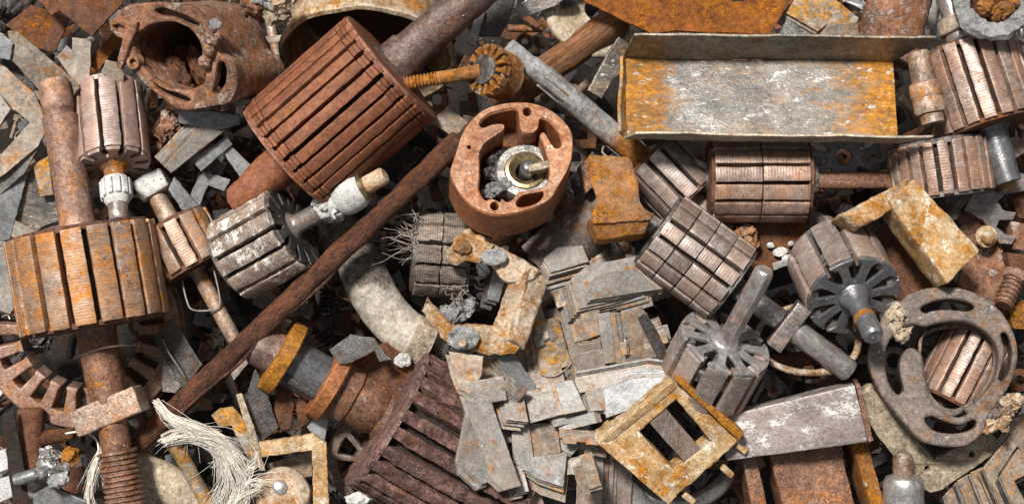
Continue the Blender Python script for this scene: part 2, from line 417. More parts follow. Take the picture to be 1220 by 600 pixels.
def tube(pts, radii, seg=12, sub=6, cap=True):
    """A bent round bar through points, its radius changing along the way."""
    P = [Vector(p) for p in pts]
    R = list(radii) if hasattr(radii, '__len__') else [radii] * len(P)
    Q, RR = [], []
    for i in range(len(P) - 1):
        p0, p1, p2, p3 = P[max(i - 1, 0)], P[i], P[i + 1], P[min(i + 2, len(P) - 1)]
        for k in range(sub):
            t = k / sub
            Q.append(0.5 * ((2 * p1) + (p2 - p0) * t + (2 * p0 - 5 * p1 + 4 * p2 - p3) * t * t + (3 * p1 - p0 - 3 * p2 + p3) * t ** 3))
            RR.append(R[i] * (1 - t) + R[i + 1] * t)
    Q.append(P[-1])
    RR.append(R[-1])
    V, F = [], []
    nrm = None
    for i, q in enumerate(Q):
        tg = (Q[min(i + 1, len(Q) - 1)] - Q[max(i - 1, 0)]).normalized()
        if nrm is None:
            nrm = tg.orthogonal().normalized()
        nrm = (nrm - tg * nrm.dot(tg)).normalized()
        bn = tg.cross(nrm)
        for j in range(seg):
            a = 2 * pi * j / seg
            V.append(q + (nrm * cos(a) + bn * sin(a)) * RR[i])
    for i in range(len(Q) - 1):
        for j in range(seg):
            k = (j + 1) % seg
            F.append((i * seg + j, i * seg + k, (i + 1) * seg + k, (i + 1) * seg + j))
    if cap:
        F.append(tuple(range(seg))[::-1])
        F.append(tuple((len(Q) - 1) * seg + j for j in range(seg)))
    return np.array([tuple(v) for v in V]), F


def jag(poly, step, amp, rng):
    out = []
    n = len(poly)
    for i in range(n):
        a, b = poly[i], poly[(i + 1) % n]
        d = math.hypot(b[0] - a[0], b[1] - a[1])
        k = max(1, int(d / step))
        for j in range(k):
            t = j / k
            w = 0.25 if j == 0 else 1.0
            out.append((a[0] + (b[0] - a[0]) * t + rng.uniform(-amp, amp) * w, a[1] + (b[1] - a[1]) * t + rng.uniform(-amp, amp) * w))
    return out


def slab(outer, thick, holes=(), bevel=0.8, to_x=False, sharp=14, warp=0.0, seed=0):
    """A sheet cut to an outline (with holes), edges bevelled; middle plane at 0."""
    cu = bpy.data.curves.new('outline', 'CURVE')
    cu.dimensions = '2D'
    cu.fill_mode = 'BOTH'
    for poly in (outer, *holes):
        sp = cu.splines.new('POLY')
        sp.points.add(len(poly) - 1)
        for i, (x, y) in enumerate(poly):
            sp.points[i].co = (x * U, y * U, 0, 1)
        sp.use_cyclic_u = True
    bv = min(bevel, thick * 0.35)
    cu.extrude = (thick / 2 - bv) * U
    cu.bevel_depth = bv * U
    cu.offset = -bv * U
    cu.bevel_resolution = 1
    ob = bpy.data.objects.new('outline', cu)
    me = bpy.data.meshes.new_from_object(ob)
    bpy.data.objects.remove(ob)
    bpy.data.curves.remove(cu)
    bm = bmesh.new()
    bm.from_mesh(me)
    bmesh.ops.remove_doubles(bm, verts=bm.verts, dist=2e-6)
    if warp:
        o = Vector((seed * 3.1, seed * 1.7, seed))
        for v in bm.verts:
            v.co.z += warp * U * noise.noise(Vector((v.co.x, v.co.y, 0)) / U * 0.012 + o)
    if to_x:
        for v in bm.verts:
            v.co = Vector((v.co.z, v.co.x, v.co.y))
    bm.to_mesh(me)
    bm.free()
    finish(me, sharp)
    return me


def join(*vf):
    V, F, b = [], [], 0
    for v, f in vf:
        V.append(np.asarray(v))
        F.extend(tuple(i + b for i in q) for q in f)
        b += len(v)
    return np.concatenate(V), F


def arc(r, a0, a1, n=12, c=(0, 0), ry=None):
    ry = ry or r
    return [(c[0] + r * cos(rad(a0 + (a1 - a0) * i / n)), c[1] + ry * sin(rad(a0 + (a1 - a0) * i / n))) for i in range(n + 1)]


def circle(r, n=28, c=(0, 0), ry=None):
    return arc(r, 0, 360, n, c, ry)[:-1]


def soft_poly(pts, sub=4):
    """A closed outline rounded through its points."""
    n, out = len(pts), []
    for i in range(n):
        p0, p1, p2, p3 = (np.array(pts[(i + k) % n], dtype=float) for k in (-1, 0, 1, 2))
        for k in range(sub):
            t = k / sub
            out.append(tuple(0.5 * ((2 * p1) + (p2 - p0) * t + (2 * p0 - 5 * p1 + 4 * p2 - p3) * t * t + (3 * p1 - p0 - 3 * p2 + p3) * t ** 3)))
    return out


# ---------------------------------------------------------------- placing things
def W(px, py, z):
    k = (H - z) / H
    return Vector(((px - 610) * k * U, (300 - py) * k * U, z * U))


def along(ang, tilt=0, roll=0):
    """Axis X runs in the direction ang (degrees clockwise from the picture's right), tilted up by tilt."""
    a, t = rad(ang), rad(tilt)
    X = Vector((cos(a) * cos(t), -sin(a) * cos(t), sin(t)))
    Y = Vector((0, 0, 1)).cross(X).normalized()
    Z = X.cross(Y)
    M = Matrix((X, Y, Z)).transposed()
    return M @ Matrix.Rotation(rad(roll), 3, 'X')


def lean(rx=0, ry=0, rz=0):
    return Matrix.Rotation(rad(rz), 3, 'Z') @ Matrix.Rotation(rad(ry), 3, 'Y') @ Matrix.Rotation(rad(rx), 3, 'X')


THINGS = []          # (root, short name, px, py)


def props(o, label, cat, group=None):
    o['label'] = label
    o['category'] = cat
    if group:
        o['group'] = group


def pose(o, px, py, z, R):
    k = (H - z) / H
    o.matrix_world = Matrix.Translation(W(px, py, z)) @ R.to_4x4() @ Matrix.Scale(k, 4)


def thing(name, label, cat, px, py, z, R, short=None, group=None):
    o = bpy.data.objects.new(name, None)
    COL.objects.link(o)
    o.empty_display_size = 0.02
    pose(o, px, py, z, R)
    props(o, label, cat, group)
    THINGS.append((o, short, px, py))
    return o


def part(root, name, me, mat, rot=None, loc=None, label=None):
    o = bpy.data.objects.new(name, me)
    COL.objects.link(o)
    if not me.materials:
        me.materials.append(MATS[mat])
    elif me.materials[0] is not MATS[mat]:
        o.material_slots[0].link = 'OBJECT'
        o.material_slots[0].material = MATS[mat]
    o.parent = root
    m = Matrix.Identity(4)
    if loc is not None:
        m = Matrix.Translation(Vector(loc) * U)
    if rot is not None:
        m = m @ rot.to_4x4()
    o.matrix_local = m
    if label:
        o['label'] = label
    return o


def solo(name, label, cat, px, py, z, R, me, mat, short=None, group=None):
    o = bpy.data.objects.new(name, me)
    COL.objects.link(o)
    if not me.materials:
        me.materials.append(MATS[mat])
    elif me.materials[0] is not MATS[mat]:
        o.material_slots[0].link = 'OBJECT'
        o.material_slots[0].material = MATS[mat]
    pose(o, px, py, z, R)
    props(o, label, cat, group)
    THINGS.append((o, short, px, py))
    return o


def trace(px, py, z, R, pts, axis='Z', off=0.0):
    """Points seen at pts lie on a plane of the thing standing at (px, py, z): their 2-D places on that plane, in mm."""
    k = (H - z) / H
    M = (Matrix.Translation(W(px, py, z)) @ R.to_4x4() @ Matrix.Scale(k, 4)).inverted()
    o = M @ Vector((0, 0, H * U))
    i = {'X': 0, 'Y': 1, 'Z': 2}[axis]
    out = []
    for q in pts:
        p = M @ W(q[0], q[1], 0)
        d = p - o
        t = (off * U - o[i]) / d[i]
        h = (o + d * t) / U
        out.append({'X': (h.y, h.z), 'Y': (h.x, h.z), 'Z': (h.x, h.y)}[axis])
    return out


_rng = random.Random(11)


def sheet(name, label, cat, pts, z, mat, thick=4, rx=0, ry=0, holes=(), rough=0.5, warp=3.0, bevel=0.7, short=None, group=None, root=None):
    """A flat piece whose outline shows at pts, lying at height z and leaning by rx, ry."""
    cx = sum(p[0] for p in pts) / len(pts)
    cy = sum(p[1] for p in pts) / len(pts)
    R = lean(rx, ry)
    out = trace(cx, cy, z, R, pts)
    hs = [trace(cx, cy, z, R, h) for h in holes]
    out = jag(out, 5, rough, _rng)
    _id[0] += 1
    me = slab(out, thick, hs, bevel, warp=warp, seed=_id[0])
    me.name = name
    return solo(name, label, cat, cx, cy, z, R, me, mat, short, group)


def turned(root, name, prof, mat, noise_amp=0.4, seg=28, freq=0.05, **kw):
    _id[0] += 1
    v, f = lathe(prof, seg)
    return part(root, name, mesh(name, nv(v, noise_amp, freq, _id[0]), f), mat, **kw)


def block(root, name, size, at, mat, r=1.5, n=(4, 4, 2), amp=0.5, rot=None, freq=0.05):
    _id[0] += 1
    v, f = rbox(*size, r, n)
    if rot is not None:
        v = v @ np.array(rot.transposed())
    v = v + np.array(at)
    return part(root, name, mesh(name, nv(v, amp, freq, _id[0]), f), mat)


def worm(root, name, x0, x1, r, mat, pitch=5.0, depth=2.2):
    prof, x = [(x0, r - depth)], x0
    while x < x1 - pitch:
        prof += [(x + pitch * 0.15, r), (x + pitch * 0.55, r), (x + pitch * 0.7, r - depth), (x + pitch, r - depth)]
        x += pitch
    v, f = lathe(prof, 24, 50)
    _id[0] += 1
    return part(root, name, mesh(name, nv(v, 0.7, 0.06, _id[0]), f, 25), mat)


def lump(root, name, at, size, mat, amp=0.35, seed=1, freq=0.05):
    """A crusty knob."""
    bm = bmesh.new()
    bmesh.ops.create_icosphere(bm, subdivisions=4, radius=1)
    v = np.array([tuple(x.co) for x in bm.verts])
    f = [tuple(x.index for x in q.verts) for q in bm.faces]
    bm.free()
    v = v * np.array(size)
    v = nv(v, amp * min(size), freq * 2, seed)
    v = nv(v, amp * 0.3 * min(size), freq * 6, seed + 5)
    v = v + np.array(at)
    me = mesh(name, v, f, 180)
    return part(root, name, me, mat) if root else me


def star(n, R, rin, slot, phase=0.0, neck=None):
    """Outline of a slotted disc: n teeth, slots of angular share `slot` closing to a round foot at rin."""
    out = []
    pit = 2 * pi / n
    for i in range(n):
        c = i * pit + phase
        w = pit * (1 - slot) / 2
        for k in range(5):
            a = c - w + 2 * w * k / 4
            out.append((R * cos(a), R * sin(a)))
        s = c + pit / 2
        hw = pit * slot / 2
        wi = pit * 0.20 if neck is None else neck
        for a, r in ((s - hw, R * 0.90), (s - wi, rin + (R - rin) * 0.55), (s - wi * 0.9, rin * 1.18), (s - wi * 0.4, rin), (s + wi * 0.4, rin), (s + wi * 0.9, rin * 1.18), (s + wi, rin + (R - rin) * 0.55), (s + hw, R * 0.90)):
            out.append((r * cos(a), r * sin(a)))
    return out


def fan_outline(n, R, rin):
    """A spoked end: wedge shaped hollows open at the rim, one between every two bars."""
    out, pit = [], 2 * pi / n
    for i in range(n):
        c = i * pit
        w = pit * 0.42
        out += [(R * cos(c - w + 2 * w * k / 4), R * sin(c - w + 2 * w * k / 4)) for k in range(5)]
        s = c + pit / 2
        for da, r in ((-0.09, 0.95), (-0.28, 0.85), (-0.27, 0.68), (-0.19, 0.52), (-0.10, 0.42), (0.10, 0.42), (0.19, 0.52), (0.27, 0.68), (0.28, 0.85), (0.09, 0.95)):
            out.append((r * R * cos(s + da * pit), r * R * sin(s + da * pit)))
    return out


def armature(name, label, short, px, py, z, ang, tilt, L, R, n, mat, roll=0, gap=6.0, depth=14, cuts=0, core='rust_black',
             ends=('flat', 'flat'), end_mat='steel_dark', amp=0.8, skew=0.0, cat='armature', group=None, seed=None, nx=14, freq=0.05, endr=0.93):
    """A slotted rotor lying along X: core, one bar per tooth, end plates. The caller adds its shaft."""
    _id[0] += 1
    seed = seed or _id[0]
    t = thing(name, label, cat, px, py, z, along(ang, tilt, roll), short, group)
    v, f = lathe([(-L / 2 + (20 if ends[0] == 'fan' else 2), R - depth + 1), (L / 2 - (20 if ends[1] == 'fan' else 2), R - depth + 1)], 40, 12)
    part(t, 'core', mesh('core', v, f), core)  # black core: shade between the bars put into its colour
    pit = 2 * pi / n
    wid = R * pit - gap
    segs = [(-L / 2, L / 2)]
    if cuts:
        e = np.linspace(-L / 2, L / 2, cuts + 2) if isinstance(cuts, int) else np.array([-L / 2, *cuts, L / 2])
        segs = list(zip(e[:-1], e[1:]))
    for s0, s1 in segs:
        var = []
        for q in range(4):
            v, f = rbox(s1 - s0 - ((0.5 if not isinstance(cuts, int) else 1.3) if cuts else 0), wid, depth, 0.9, (max(3, int(nx * (s1 - s0) / L)), 4, 1))
            v = v.copy()
            v[:, 0] += (s0 + s1) / 2
            y, r = v[:, 1].copy(), v[:, 2] + R - depth / 2
            v = nv(np.column_stack([v[:, 0], y, r]), amp, freq * 2, seed + q * 3.7)
            v = nv(v, amp * 0.3, freq * 7, seed + q * 1.3)
            a = v[:, 1] / R + skew * v[:, 0] / L
            r = v[:, 2]
            v = np.column_stack([v[:, 0], r * np.cos(a), r * np.sin(a)])
            var.append(mesh('bar', v, f, 45))
        for i in range(n):
            rr = random.Random(seed * 100 + i + int(s0))
            part(t, 'bar', var[rr.randrange(4)], mat, rot=Matrix.Rotation(i * pit + rr.uniform(-0.012, 0.012), 3, 'X'),
                 loc=(rr.uniform(-1, 1) * (0.2 if cuts else 0.9), 0, 0))
    for s, kind in zip((-1, 1), ends):
        if kind == 'flat':
            v, f = lathe([(s * (L / 2 - 3), R * endr), (s * (L / 2 + 3), R * endr), (s * (L / 2 + 4), R * endr - 4), (s * (L / 2 + 4), R * 0.3)], 40, 12)
            part(t, 'end_plate', mesh('end_plate', nv(v, 0.7, 0.05, seed), f), end_mat)
        elif kind == 'fan':
            me = slab(fan_outline(n, R * 0.985, R * 0.36), 5, (), 1.0, True)
            part(t, 'end_plate', me, end_mat, loc=(s * (L / 2 + 3.2), 0, 0))
            v, f = lathe([(s * (L / 2 - 30), R * 0.9), (s * (L / 2 - 16), R * 0.9), (s * (L / 2 - 14), R * 0.86), (s * (L / 2 - 14), R * 0.2)], 40, 8)
            part(t, 'hollow_plate', mesh('hollow_plate', nv(v, 0.5, 0.05, seed), f), 'steel_dark')  # dark tone paints the shade inside the hollows
            v, f = lathe([(s * (L / 2 - 20), R * 0.34), (s * (L / 2 + 6), R * 0.34), (s * (L / 2 + 9), R * 0.27), (s * (L / 2 + 11), R * 0.2)], 30, 6)
            part(t, 'hub', mesh('hub', nv(v, 0.4, 0.07, seed), f, 60), end_mat)
        elif kind == 'gear':
            me = slab(star(n, R * 0.95, R * 0.55, 0.34), 5, (), 1.0, True)
            part(t, 'end_plate', me, end_mat, loc=(s * (L / 2 + 2), 0, 0))
    return t

# ---------------------------------------------------------------- the ground under the heap
gx = np.linspace(-1300, 1300, 90)
gy = np.linspace(-900, 900, 64)
GV = [(x, y, -255 + 26 * noise.noise(Vector((x * 0.006, y * 0.006, 2))) + 14 * noise.noise(Vector((x * 0.03, y * 0.03, 5)))) for x in gx for y in gy]
GF = [(i * 64 + j, (i + 1) * 64 + j, (i + 1) * 64 + j + 1, i * 64 + j + 1) for i in range(89) for j in range(63)]
g = bpy.data.objects.new('ground', mesh('ground', GV, GF, 180))
g.data.materials.append(MATS['soil'])
COL.objects.link(g)
g['kind'] = 'structure'

# ---------------------------------------------------------------- armatures (slotted rotors) with their shafts
ARM = 'motor armatures in the heap'

# tan drum with the long shaft on both sides, square nut and worm
a = armature('armature', 'broad tan armature with orange stained bars, square nut and worm on its shaft', 'the broad tan armature',
             104, 331, 96, 80, 1, 112, 89, 18, 'lamination_tan', gap=6.5, depth=16, end_mat='rust_dark', amp=0.7, group=ARM, roll=4)
turned(a, 'shaft', [(-58, 24), (-70, 22), (-196, 20.5), (-198, 17.5), (-203, 17.5), (-205, 19), (-236, 18.5), (-241, 15)], 'shaft_pipe', 0.7)
sh = turned(a, 'shaft', [(56, 30), (64, 24), (150, 22), (152, 19), (222, 18)], 'shaft_red', 0.9)
block(sh, 'square_nut', (32, 84, 42), (160, 0, 0), 'shaft_tan', 2.5, (5, 9, 4), 1.0, rot=Matrix.Rotation(rad(12), 3, 'Z'))
worm(sh, 'worm', 208, 300, 24, 'shaft_red', 6.2, 3.0)

a = armature('armature', 'small pinkish grey armature with a white corroded pinion on its shaft end', 'the small pinkish armature',
             131, 152, 62, 79, 24, 96, 44, 11, 'lamination_pink', gap=5, depth=12, ends=('flat', 'gear'), end_mat='lamination_pink', amp=0.9, group=ARM, roll=10)
lump(a, 'wire_knot', (-56, 0, 0), (14, 22, 22), 'steel_dark', 0.4, 3)
sh = turned(a, 'shaft', [(44, 24), (54, 17), (58, 12), (66, 12), (72, 10)], 'rust_orange', 0.8)
pin = part(sh, 'pinion', slab(star(12, 19, 14, 0.4, neck=0.1), 22, (), 1.5, True), 'white_corrosion', loc=(84, 0, 0))
turned(sh, 'pinion_hub', [(70, 15), (98, 15), (104, 12)], 'white_corrosion', 1.0)
turned(sh, 'shaft_tip', [(96, 12), (122, 11.5), (125, 9.5)], 'steel_shaft', 0.3)

a = armature('armature', 'small orange tinged armature with a white block on its thin shaft', 'the small orange tinged armature',
             219, 293, 50, 61, 3, 58, 46, 13, 'lamination_orange', gap=5.5, depth=13, end_mat='rust_dark', amp=1.0, group=ARM)
turned(a, 'shaft', [(30, 16), (36, 10), (70, 9.5), (130, 8.5), (134, 7)], 'shaft_tan', 0.8)
sh = turned(a, 'shaft', [(-30, 16), (-36, 12), (-66, 11), (-120, 9), (-124, 6)], 'shaft_tan', 1.0)
block(sh, 'bearing_block', (26, 38, 32), (-82, 2, 0), 'white_corrosion', 3.5, (5, 6, 5), 2.2)

a = armature('armature', 'large red brown armature with fine straight slots and thick mauve shaft', 'the large red brown armature',
             405, 134, 96, -40.5, 6, 160, 80, 28, 'rust_mauve', gap=4.4, depth=13, cuts=[-74, -69, -63, 63, 69, 74], end_mat='rust_mauve', amp=0.6, group=ARM, nx=30, endr=0.985)
turned(a, 'shaft', [(80, 44), (86, 36), (88, 28), (108, 27), (112, 24), (260, 23)], 'shaft_dark', 0.9)
turned(a, 'shaft', [(-80, 30), (-88, 24), (-118, 24), (-165, 19), (-172, 12)], 'rust_mauve', 3.0, freq=0.04)

a = armature('armature', 'grey brown armature with pale edged bars under the silver ring', 'the armature under the silver ring',
             1164, 104, 74, 74, 9, 98, 62, 19, 'lamination_brown', gap=5, depth=13, end_mat='rust_dark', amp=0.9, group=ARM, roll=6)
sh = turned(a, 'shaft', [(-50, 24), (-60, 18), (-70, 18), (-72, 21), (-90, 20), (-92, 14), (-150, 13)], 'steel_shaft', 0.7)
turned(sh, 'collar', [(-70, 21.5), (-72, 23), (-86, 22), (-88, 20)], 'tan_pipe', 0.5)
turned(a, 'shaft', [(50, 26), (58, 18), (84, 17), (120, 15)], 'aluminium_dark', 0.8)

a = armature('armature', 'short brown armature with many narrow bars beside the toothed grey plate', 'the short narrow barred armature',
             1121, 202, 64, 82, 2, 62, 61, 22, 'lamination_brown', gap=5, depth=13, end_mat='steel_dark', amp=0.8, group=ARM)
turned(a, 'shaft', [(31, 30), (40, 28), (50, 16), (62, 12)], 'steel_dark', 0.8)

a = armature('armature', 'red brown armature lying level beneath the steel channel, red shaft', 'the level red brown armature',
             903, 215, 56, 0, 0, 113, 50, 14, 'lamination_brown', gap=4.5, depth=12, cuts=1, end_mat='rust_dark', amp=0.6, group=ARM, roll=6)
turned(a, 'shaft', [(56, 20), (62, 12), (66, 12)], 'steel_dark', 0.8)
lump(a, 'washer', (64, 2, 2), (9, 17, 16), 'white_corrosion', 0.4, 8)
block(a, 'shaft', (94, 20, 20), (115, 0, 0), 'shaft_red', 6, (16, 3, 3), 0.8)
turned(a, 'shaft', [(-56, 18), (-62, 15), (-72, 14)], 'steel_dark', 0.8)

a = armature('armature', 'armature with big pale bars and dark grey fan end turned outward', 'the fan ended armature',
             1004, 327, 84, 74, 51, 74, 57, 10, 'lamination_grey', gap=7, depth=15, ends=('flat', 'fan'), end_mat='aluminium_dark', amp=0.7, group=ARM, roll=100)
sh = turned(a, 'shaft', [(46, 18), (58, 13), (80, 11.5), (82, 12.5), (112, 12), (116, 9)], 'aluminium_dark', 0.5)
turned(sh, 'rust_band', [(78, 11.6), (80, 13.2), (86, 13.2), (88, 11.6)], 'rust_orange', 0.4)
turned(a, 'shaft', [(-37, 18), (-48, 15), (-76, 14), (-78, 22), (-88, 23), (-92, 19), (-98, 14), (-112, 12)], 'steel_shaft', 0.8)

a = armature('armature', 'grey armature whose bars are cut crosswise into four, square collar on shaft', 'the crosscut armature',
             828, 306, 92, 36.5, 2, 106, 52, 14, 'lamination_grey', gap=5.5, depth=12, cuts=3, end_mat='steel_dark', amp=0.5, group=ARM, roll=8)
turned(a, 'shaft', [(53, 20), (62, 13), (66, 14)], 'steel_dark', 0.4)
turned(a, 'shaft', [(66, 13), (124, 13.5), (126, 12)], 'bright_steel', 0.5)
sh = turned(a, 'shaft', [(128, 13), (150, 14.5), (226, 14), (230, 11)], 'steel_shaft', 0.5)
block(sh, 'square_collar', (20, 62, 30), (138, 0, 0), 'steel_shaft', 2, (3, 6, 3), 0.7)
turned(a, 'shaft', [(-53, 18), (-60, 12), (-84, 11)], 'steel_shaft', 0.5)

a = armature('armature', 'small grey armature tucked between orange pole shoe and crosscut armature', 'the small tucked armature',
             799, 210, 34, 46, 2, 66, 44, 12, 'lamination_grey', gap=6, depth=12, end_mat='rust_dark', amp=0.7, group=ARM)
turned(a, 'shaft', [(32, 18), (38, 16), (96, 15)], 'shaft_tan', 0.6)

a = armature('armature', 'dark grey rotor standing askew with bladed end and flat sided shaft', 'the dark bladed rotor',
             850, 434, 104, -66, 34, 64, 57, 10, 'lamination_grey', gap=9, depth=18, ends=('flat', 'fan'), end_mat='aluminium_grey', amp=0.7, group=ARM, roll=18)
turned(a, 'shaft', [(40, 17), (52, 12), (138, 12.5), (146, 12), (150, 9)], 'steel_shaft', 0.6, seg=8)

a = armature('armature', 'armature with white flaking bars and white crusted bulb on its shaft', 'the white flaked armature',
             313, 290, 78, -28, 17, 84, 53, 13, 'lamination_white', gap=6, depth=13, ends=('flat', 'gear'), end_mat='steel_dark', amp=1.0, group=ARM, roll=14)
sh = turned(a, 'shaft', [(42, 24), (50, 13), (52, 12), (96, 11.5)], 'steel_shaft', 0.4)
lump(sh, 'crust', (99, 0, 0), (20, 18, 18), 'white_corrosion', 0.45, 4, 0.06)
turned(sh, 'bulb', [(108, 14), (113, 20), (122, 22.5), (138, 22), (146, 17)], 'white_corrosion', 0.8)
turned(sh, 'washer', [(146, 10), (146.5, 19), (151, 19), (151.5, 10)], 'brass', 0.6)
turned(sh, 'shaft_tip', [(150, 11), (174, 10.5), (177, 8)], 'cream', 0.4)

a = armature('armature', 'huge dark mauve rotor with coarse crumbling bars, dark shaft and two rings', 'the huge crumbling rotor',
             537, 541, 26, 31, -9, 176, 92, 24, 'rust_mauve_dark', gap=8.5, depth=18, core='rust_black', end_mat='rust_mauve_dark', amp=1.7, group=ARM, nx=40, endr=1.0)
turned(a, 'shaft_neck', [(-88, 36), (-98, 27), (-110, 31), (-134, 31), (-137, 34), (-160, 34)], 'shaft_red', 1.6)
sh = turned(a, 'shaft', [(-155, 29), (-240, 29)], 'aluminium_dark', 0.5)
block(sh, 'key', (56, 8, 12), (-198, -16, 23), 'steel_dark', 1, (8, 2, 2), 0.3)
turned(sh, 'ring', [(-158, 32), (-159, 43), (-161, 45), (-175, 45), (-177, 43), (-178, 30)], 'copper_band', 0.5, 40)
turned(sh, 'ring', [(-221, 30), (-222, 43), (-224, 45), (-238, 45), (-240, 43), (-241, 30)], 'ochre_band', 0.6, 40)
turned(a, 'shaft_stub', [(-238, 26), (-262, 26), (-266, 24)], 'shaft_dark', 0.6)

a = armature('armature', 'brown armature lying inside the slotted oval end frame', 'the armature inside the end frame',
             1151, 438, 42, -63, 0, 84, 46, 16, 'lamination_brown', gap=4, depth=11, end_mat='rust_dark', amp=0.8, group=ARM)

# commutator with worn bars and torn fibre binding
a = armature('commutator', 'fibre bound grey commutator with swollen wavy bars and torn threads', 'the fibre bound commutator',
             525, 303, 54, 4, -4, 62, 50, 12, 'commutator', gap=4.5, depth=12, cuts=1, end_mat='steel_dark', amp=2.2, group=None, cat='commutator', freq=0.06)
rr = random.Random(5)
fv = []
for i in range(46):
    y0, z0 = rr.uniform(-5, 48), rr.uniform(20, 48)
    x = -32 + rr.uniform(-3, 8)
    p = [(x, y0, z0)]
    dx, dy = rr.uniform(-12, -3), rr.uniform(-4, 9)
    for k in range(4):
        p.append((p[-1][0] + dx + rr.uniform(-4, 4), p[-1][1] + dy + rr.uniform(-5, 3), p[-1][2] + rr.uniform(-9, 5)))
    fv.append(tube(p, [0.75, 0.6, 0.5, 0.4, 0.25], 5, 4))
for i in range(30):
    y0, z0 = rr.uniform(-50, -5), rr.uniform(10, 46)
    p = [(28 + rr.uniform(-14, 6), y0, z0)]
    for k in range(4):
        p.append((p[-1][0] + rr.uniform(-8, 12), p[-1][1] + rr.uniform(-11, 7), p[-1][2] + rr.uniform(-7, 6)))
    fv.append(tube(p, 0.7, 5, 4))
v, f = join(*fv)
o = part(a, 'thread_fringe', mesh('thread_fringe', v, f, 180), 'commutator')
o['kind'] = 'stuff'

# ---------------------------------------------------------------- cast housings
# round cast housing, upper left
px, py, z = 197, 72, 118
R = along(154, 70)
t = thing('motor_housing', 'rough rust brown cast motor housing with a big round bore', 'housing', px, py, z, R, 'the round cast housing')
outl = [(140, 22), (152, 8), (178, 3), (205, 3), (232, 8), (246, 22), (256, 40), (262, 60), (280, 72), (285, 92), (284, 108), (276, 122), (258, 126), (240, 129), (222, 131), (206, 124), (188, 110), (172, 96), (163, 82), (156, 66), (152, 52), (144, 40)]
bore = [(163, 54), (168, 40), (182, 30), (200, 26), (218, 28), (233, 38), (242, 52), (244, 66), (241, 78), (247, 84), (248, 97), (240, 102), (228, 107), (214, 106), (198, 101), (184, 90), (171, 76)]
s1 = [(188, 12), (196, 9), (212, 14), (228, 20), (240, 28), (236, 31), (224, 27), (208, 20), (192, 18)]
s2 = [(186, 98), (192, 98), (204, 106), (218, 112), (230, 118), (222, 121), (206, 115), (192, 107)]
s3 = [(262, 76), (270, 74), (273, 86), (270, 102), (262, 112), (256, 108), (260, 94)]
o2 = jag(trace(px, py, z, R, soft_poly(outl), 'X'), 7, 0.9, _rng)
hs = [jag(trace(px, py, z, R, soft_poly(h), 'X'), 7, 0.5, _rng) for h in (bore, s1, s2, s3)]
me = slab(o2, 16, hs, 3.0, True)
part(t, 'front_face', me, 'cast_brown')
v = []
ob2 = trace(px, py, z, R, [(150, 22), (178, 6), (205, 5), (232, 10), (246, 24), (258, 46), (266, 64), (280, 80), (284, 100), (276, 120), (240, 127), (222, 128), (188, 108), (163, 80), (152, 52)], 'X')
ib2 = trace(px, py, z, R, [(160, 46), (170, 34), (186, 24), (208, 22), (228, 28), (244, 42), (254, 56), (260, 72), (266, 92), (256, 110), (238, 117), (214, 116), (190, 102), (172, 82), (162, 64)], 'X')
me = slab(jag(soft_poly(ob2), 6, 0.8, _rng), 124, [soft_poly(ib2)], 3.0, True)
part(t, 'barrel', me, 'cast_brown', loc=(-71, 0, 0))
bk = slab(jag(trace(px, py, z, R, [(150, 22), (205, 5), (246, 24), (266, 64), (284, 100), (240, 127), (188, 108), (152, 52)], 'X'), 6, 0.8, _rng), 10, (), 2, True)
part(t, 'back_plate', bk, 'rust_dark', loc=(-128, 0, 0))
for i, (bx, by, s) in enumerate([(256, 30, 7), (254, 46, 9), (246, 74, 8), (250, 60, 8)]):
    y, zz = trace(px, py, z, R, [(bx, by)], 'X', 10)[0]
    lump(t, 'crust_knob', (12, y, zz), (s, s, s), 'shaft_pipe' if i else 'crumpled_aluminium', 0.4, 20 + i)
y, zz = trace(px, py, z, R, [(162, 74)], 'X', 6)[0]
v, f = pipe_wall([(-4, 9), (8, 8), (8, 4.5), (-4, 4.5)], 20)
part(t, 'screw_boss', mesh('screw_boss', v + np.array([6, y, zz]), f), 'rust_orange')
for i, (bx, by) in enumerate([(205, 96), (226, 88), (200, 84)]):
    y, zz = trace(px, py, z, R, [(bx, by)], 'X', -40)[0]
    lump(t, 'inner_scrap', (-62 - 14 * i, y, zz), (14, 34, 12), 'rust_dark', 0.5, 31 + i)
# broken lug with an eye at its upper left
lug = [(134, 26), (142, 20), (156, 18), (168, 26), (166, 38), (160, 50), (154, 66), (148, 82), (142, 80), (146, 62), (150, 46), (144, 44), (136, 36)]
me = slab(jag(trace(px, py, z, R, lug, 'X', 6), 6, 0.9, _rng), 10, [trace(px, py, z, R, [(138, 31), (144, 28), (152, 32), (150, 40), (143, 38)], 'X', 6)], 2, True)
part(t, 'broken_lug', me, 'cast_brown', loc=(10, 0, 0))

# red brown oval stator housing in the middle
px, py, z = 611, 190, 126
R = lean(-24, 3)
t = thing('stator_housing', 'red brown oval housing with a steel bearing in its middle', 'housing', px, py, z, R, 'the oval red brown housing')
outl = [(612, 122), (634, 123), (654, 130), (670, 142), (681, 157), (683, 176), (680, 196), (672, 212), (664, 226), (656, 238), (642, 246), (626, 252), (608, 256), (590, 257), (572, 252), (557, 242), (545, 228), (538, 214), (536, 204), (541, 188), (546, 172), (551, 158), (560, 145), (574, 132), (592, 125)]
hole = [(572, 148), (582, 138), (598, 133), (613, 131), (618, 136), (619, 148), (622, 158), (632, 160), (640, 154), (642, 144), (650, 143), (660, 152), (667, 164), (668, 174), (661, 178), (655, 172), (648, 160), (643, 162), (648, 176), (652, 190), (654, 204), (652, 216), (646, 222), (632, 226), (618, 228), (612, 236), (604, 240), (598, 236), (596, 240), (586, 236), (578, 238), (571, 226), (572, 212), (572, 196), (572, 184), (578, 172), (592, 162), (600, 156), (600, 150), (588, 150), (576, 154)]
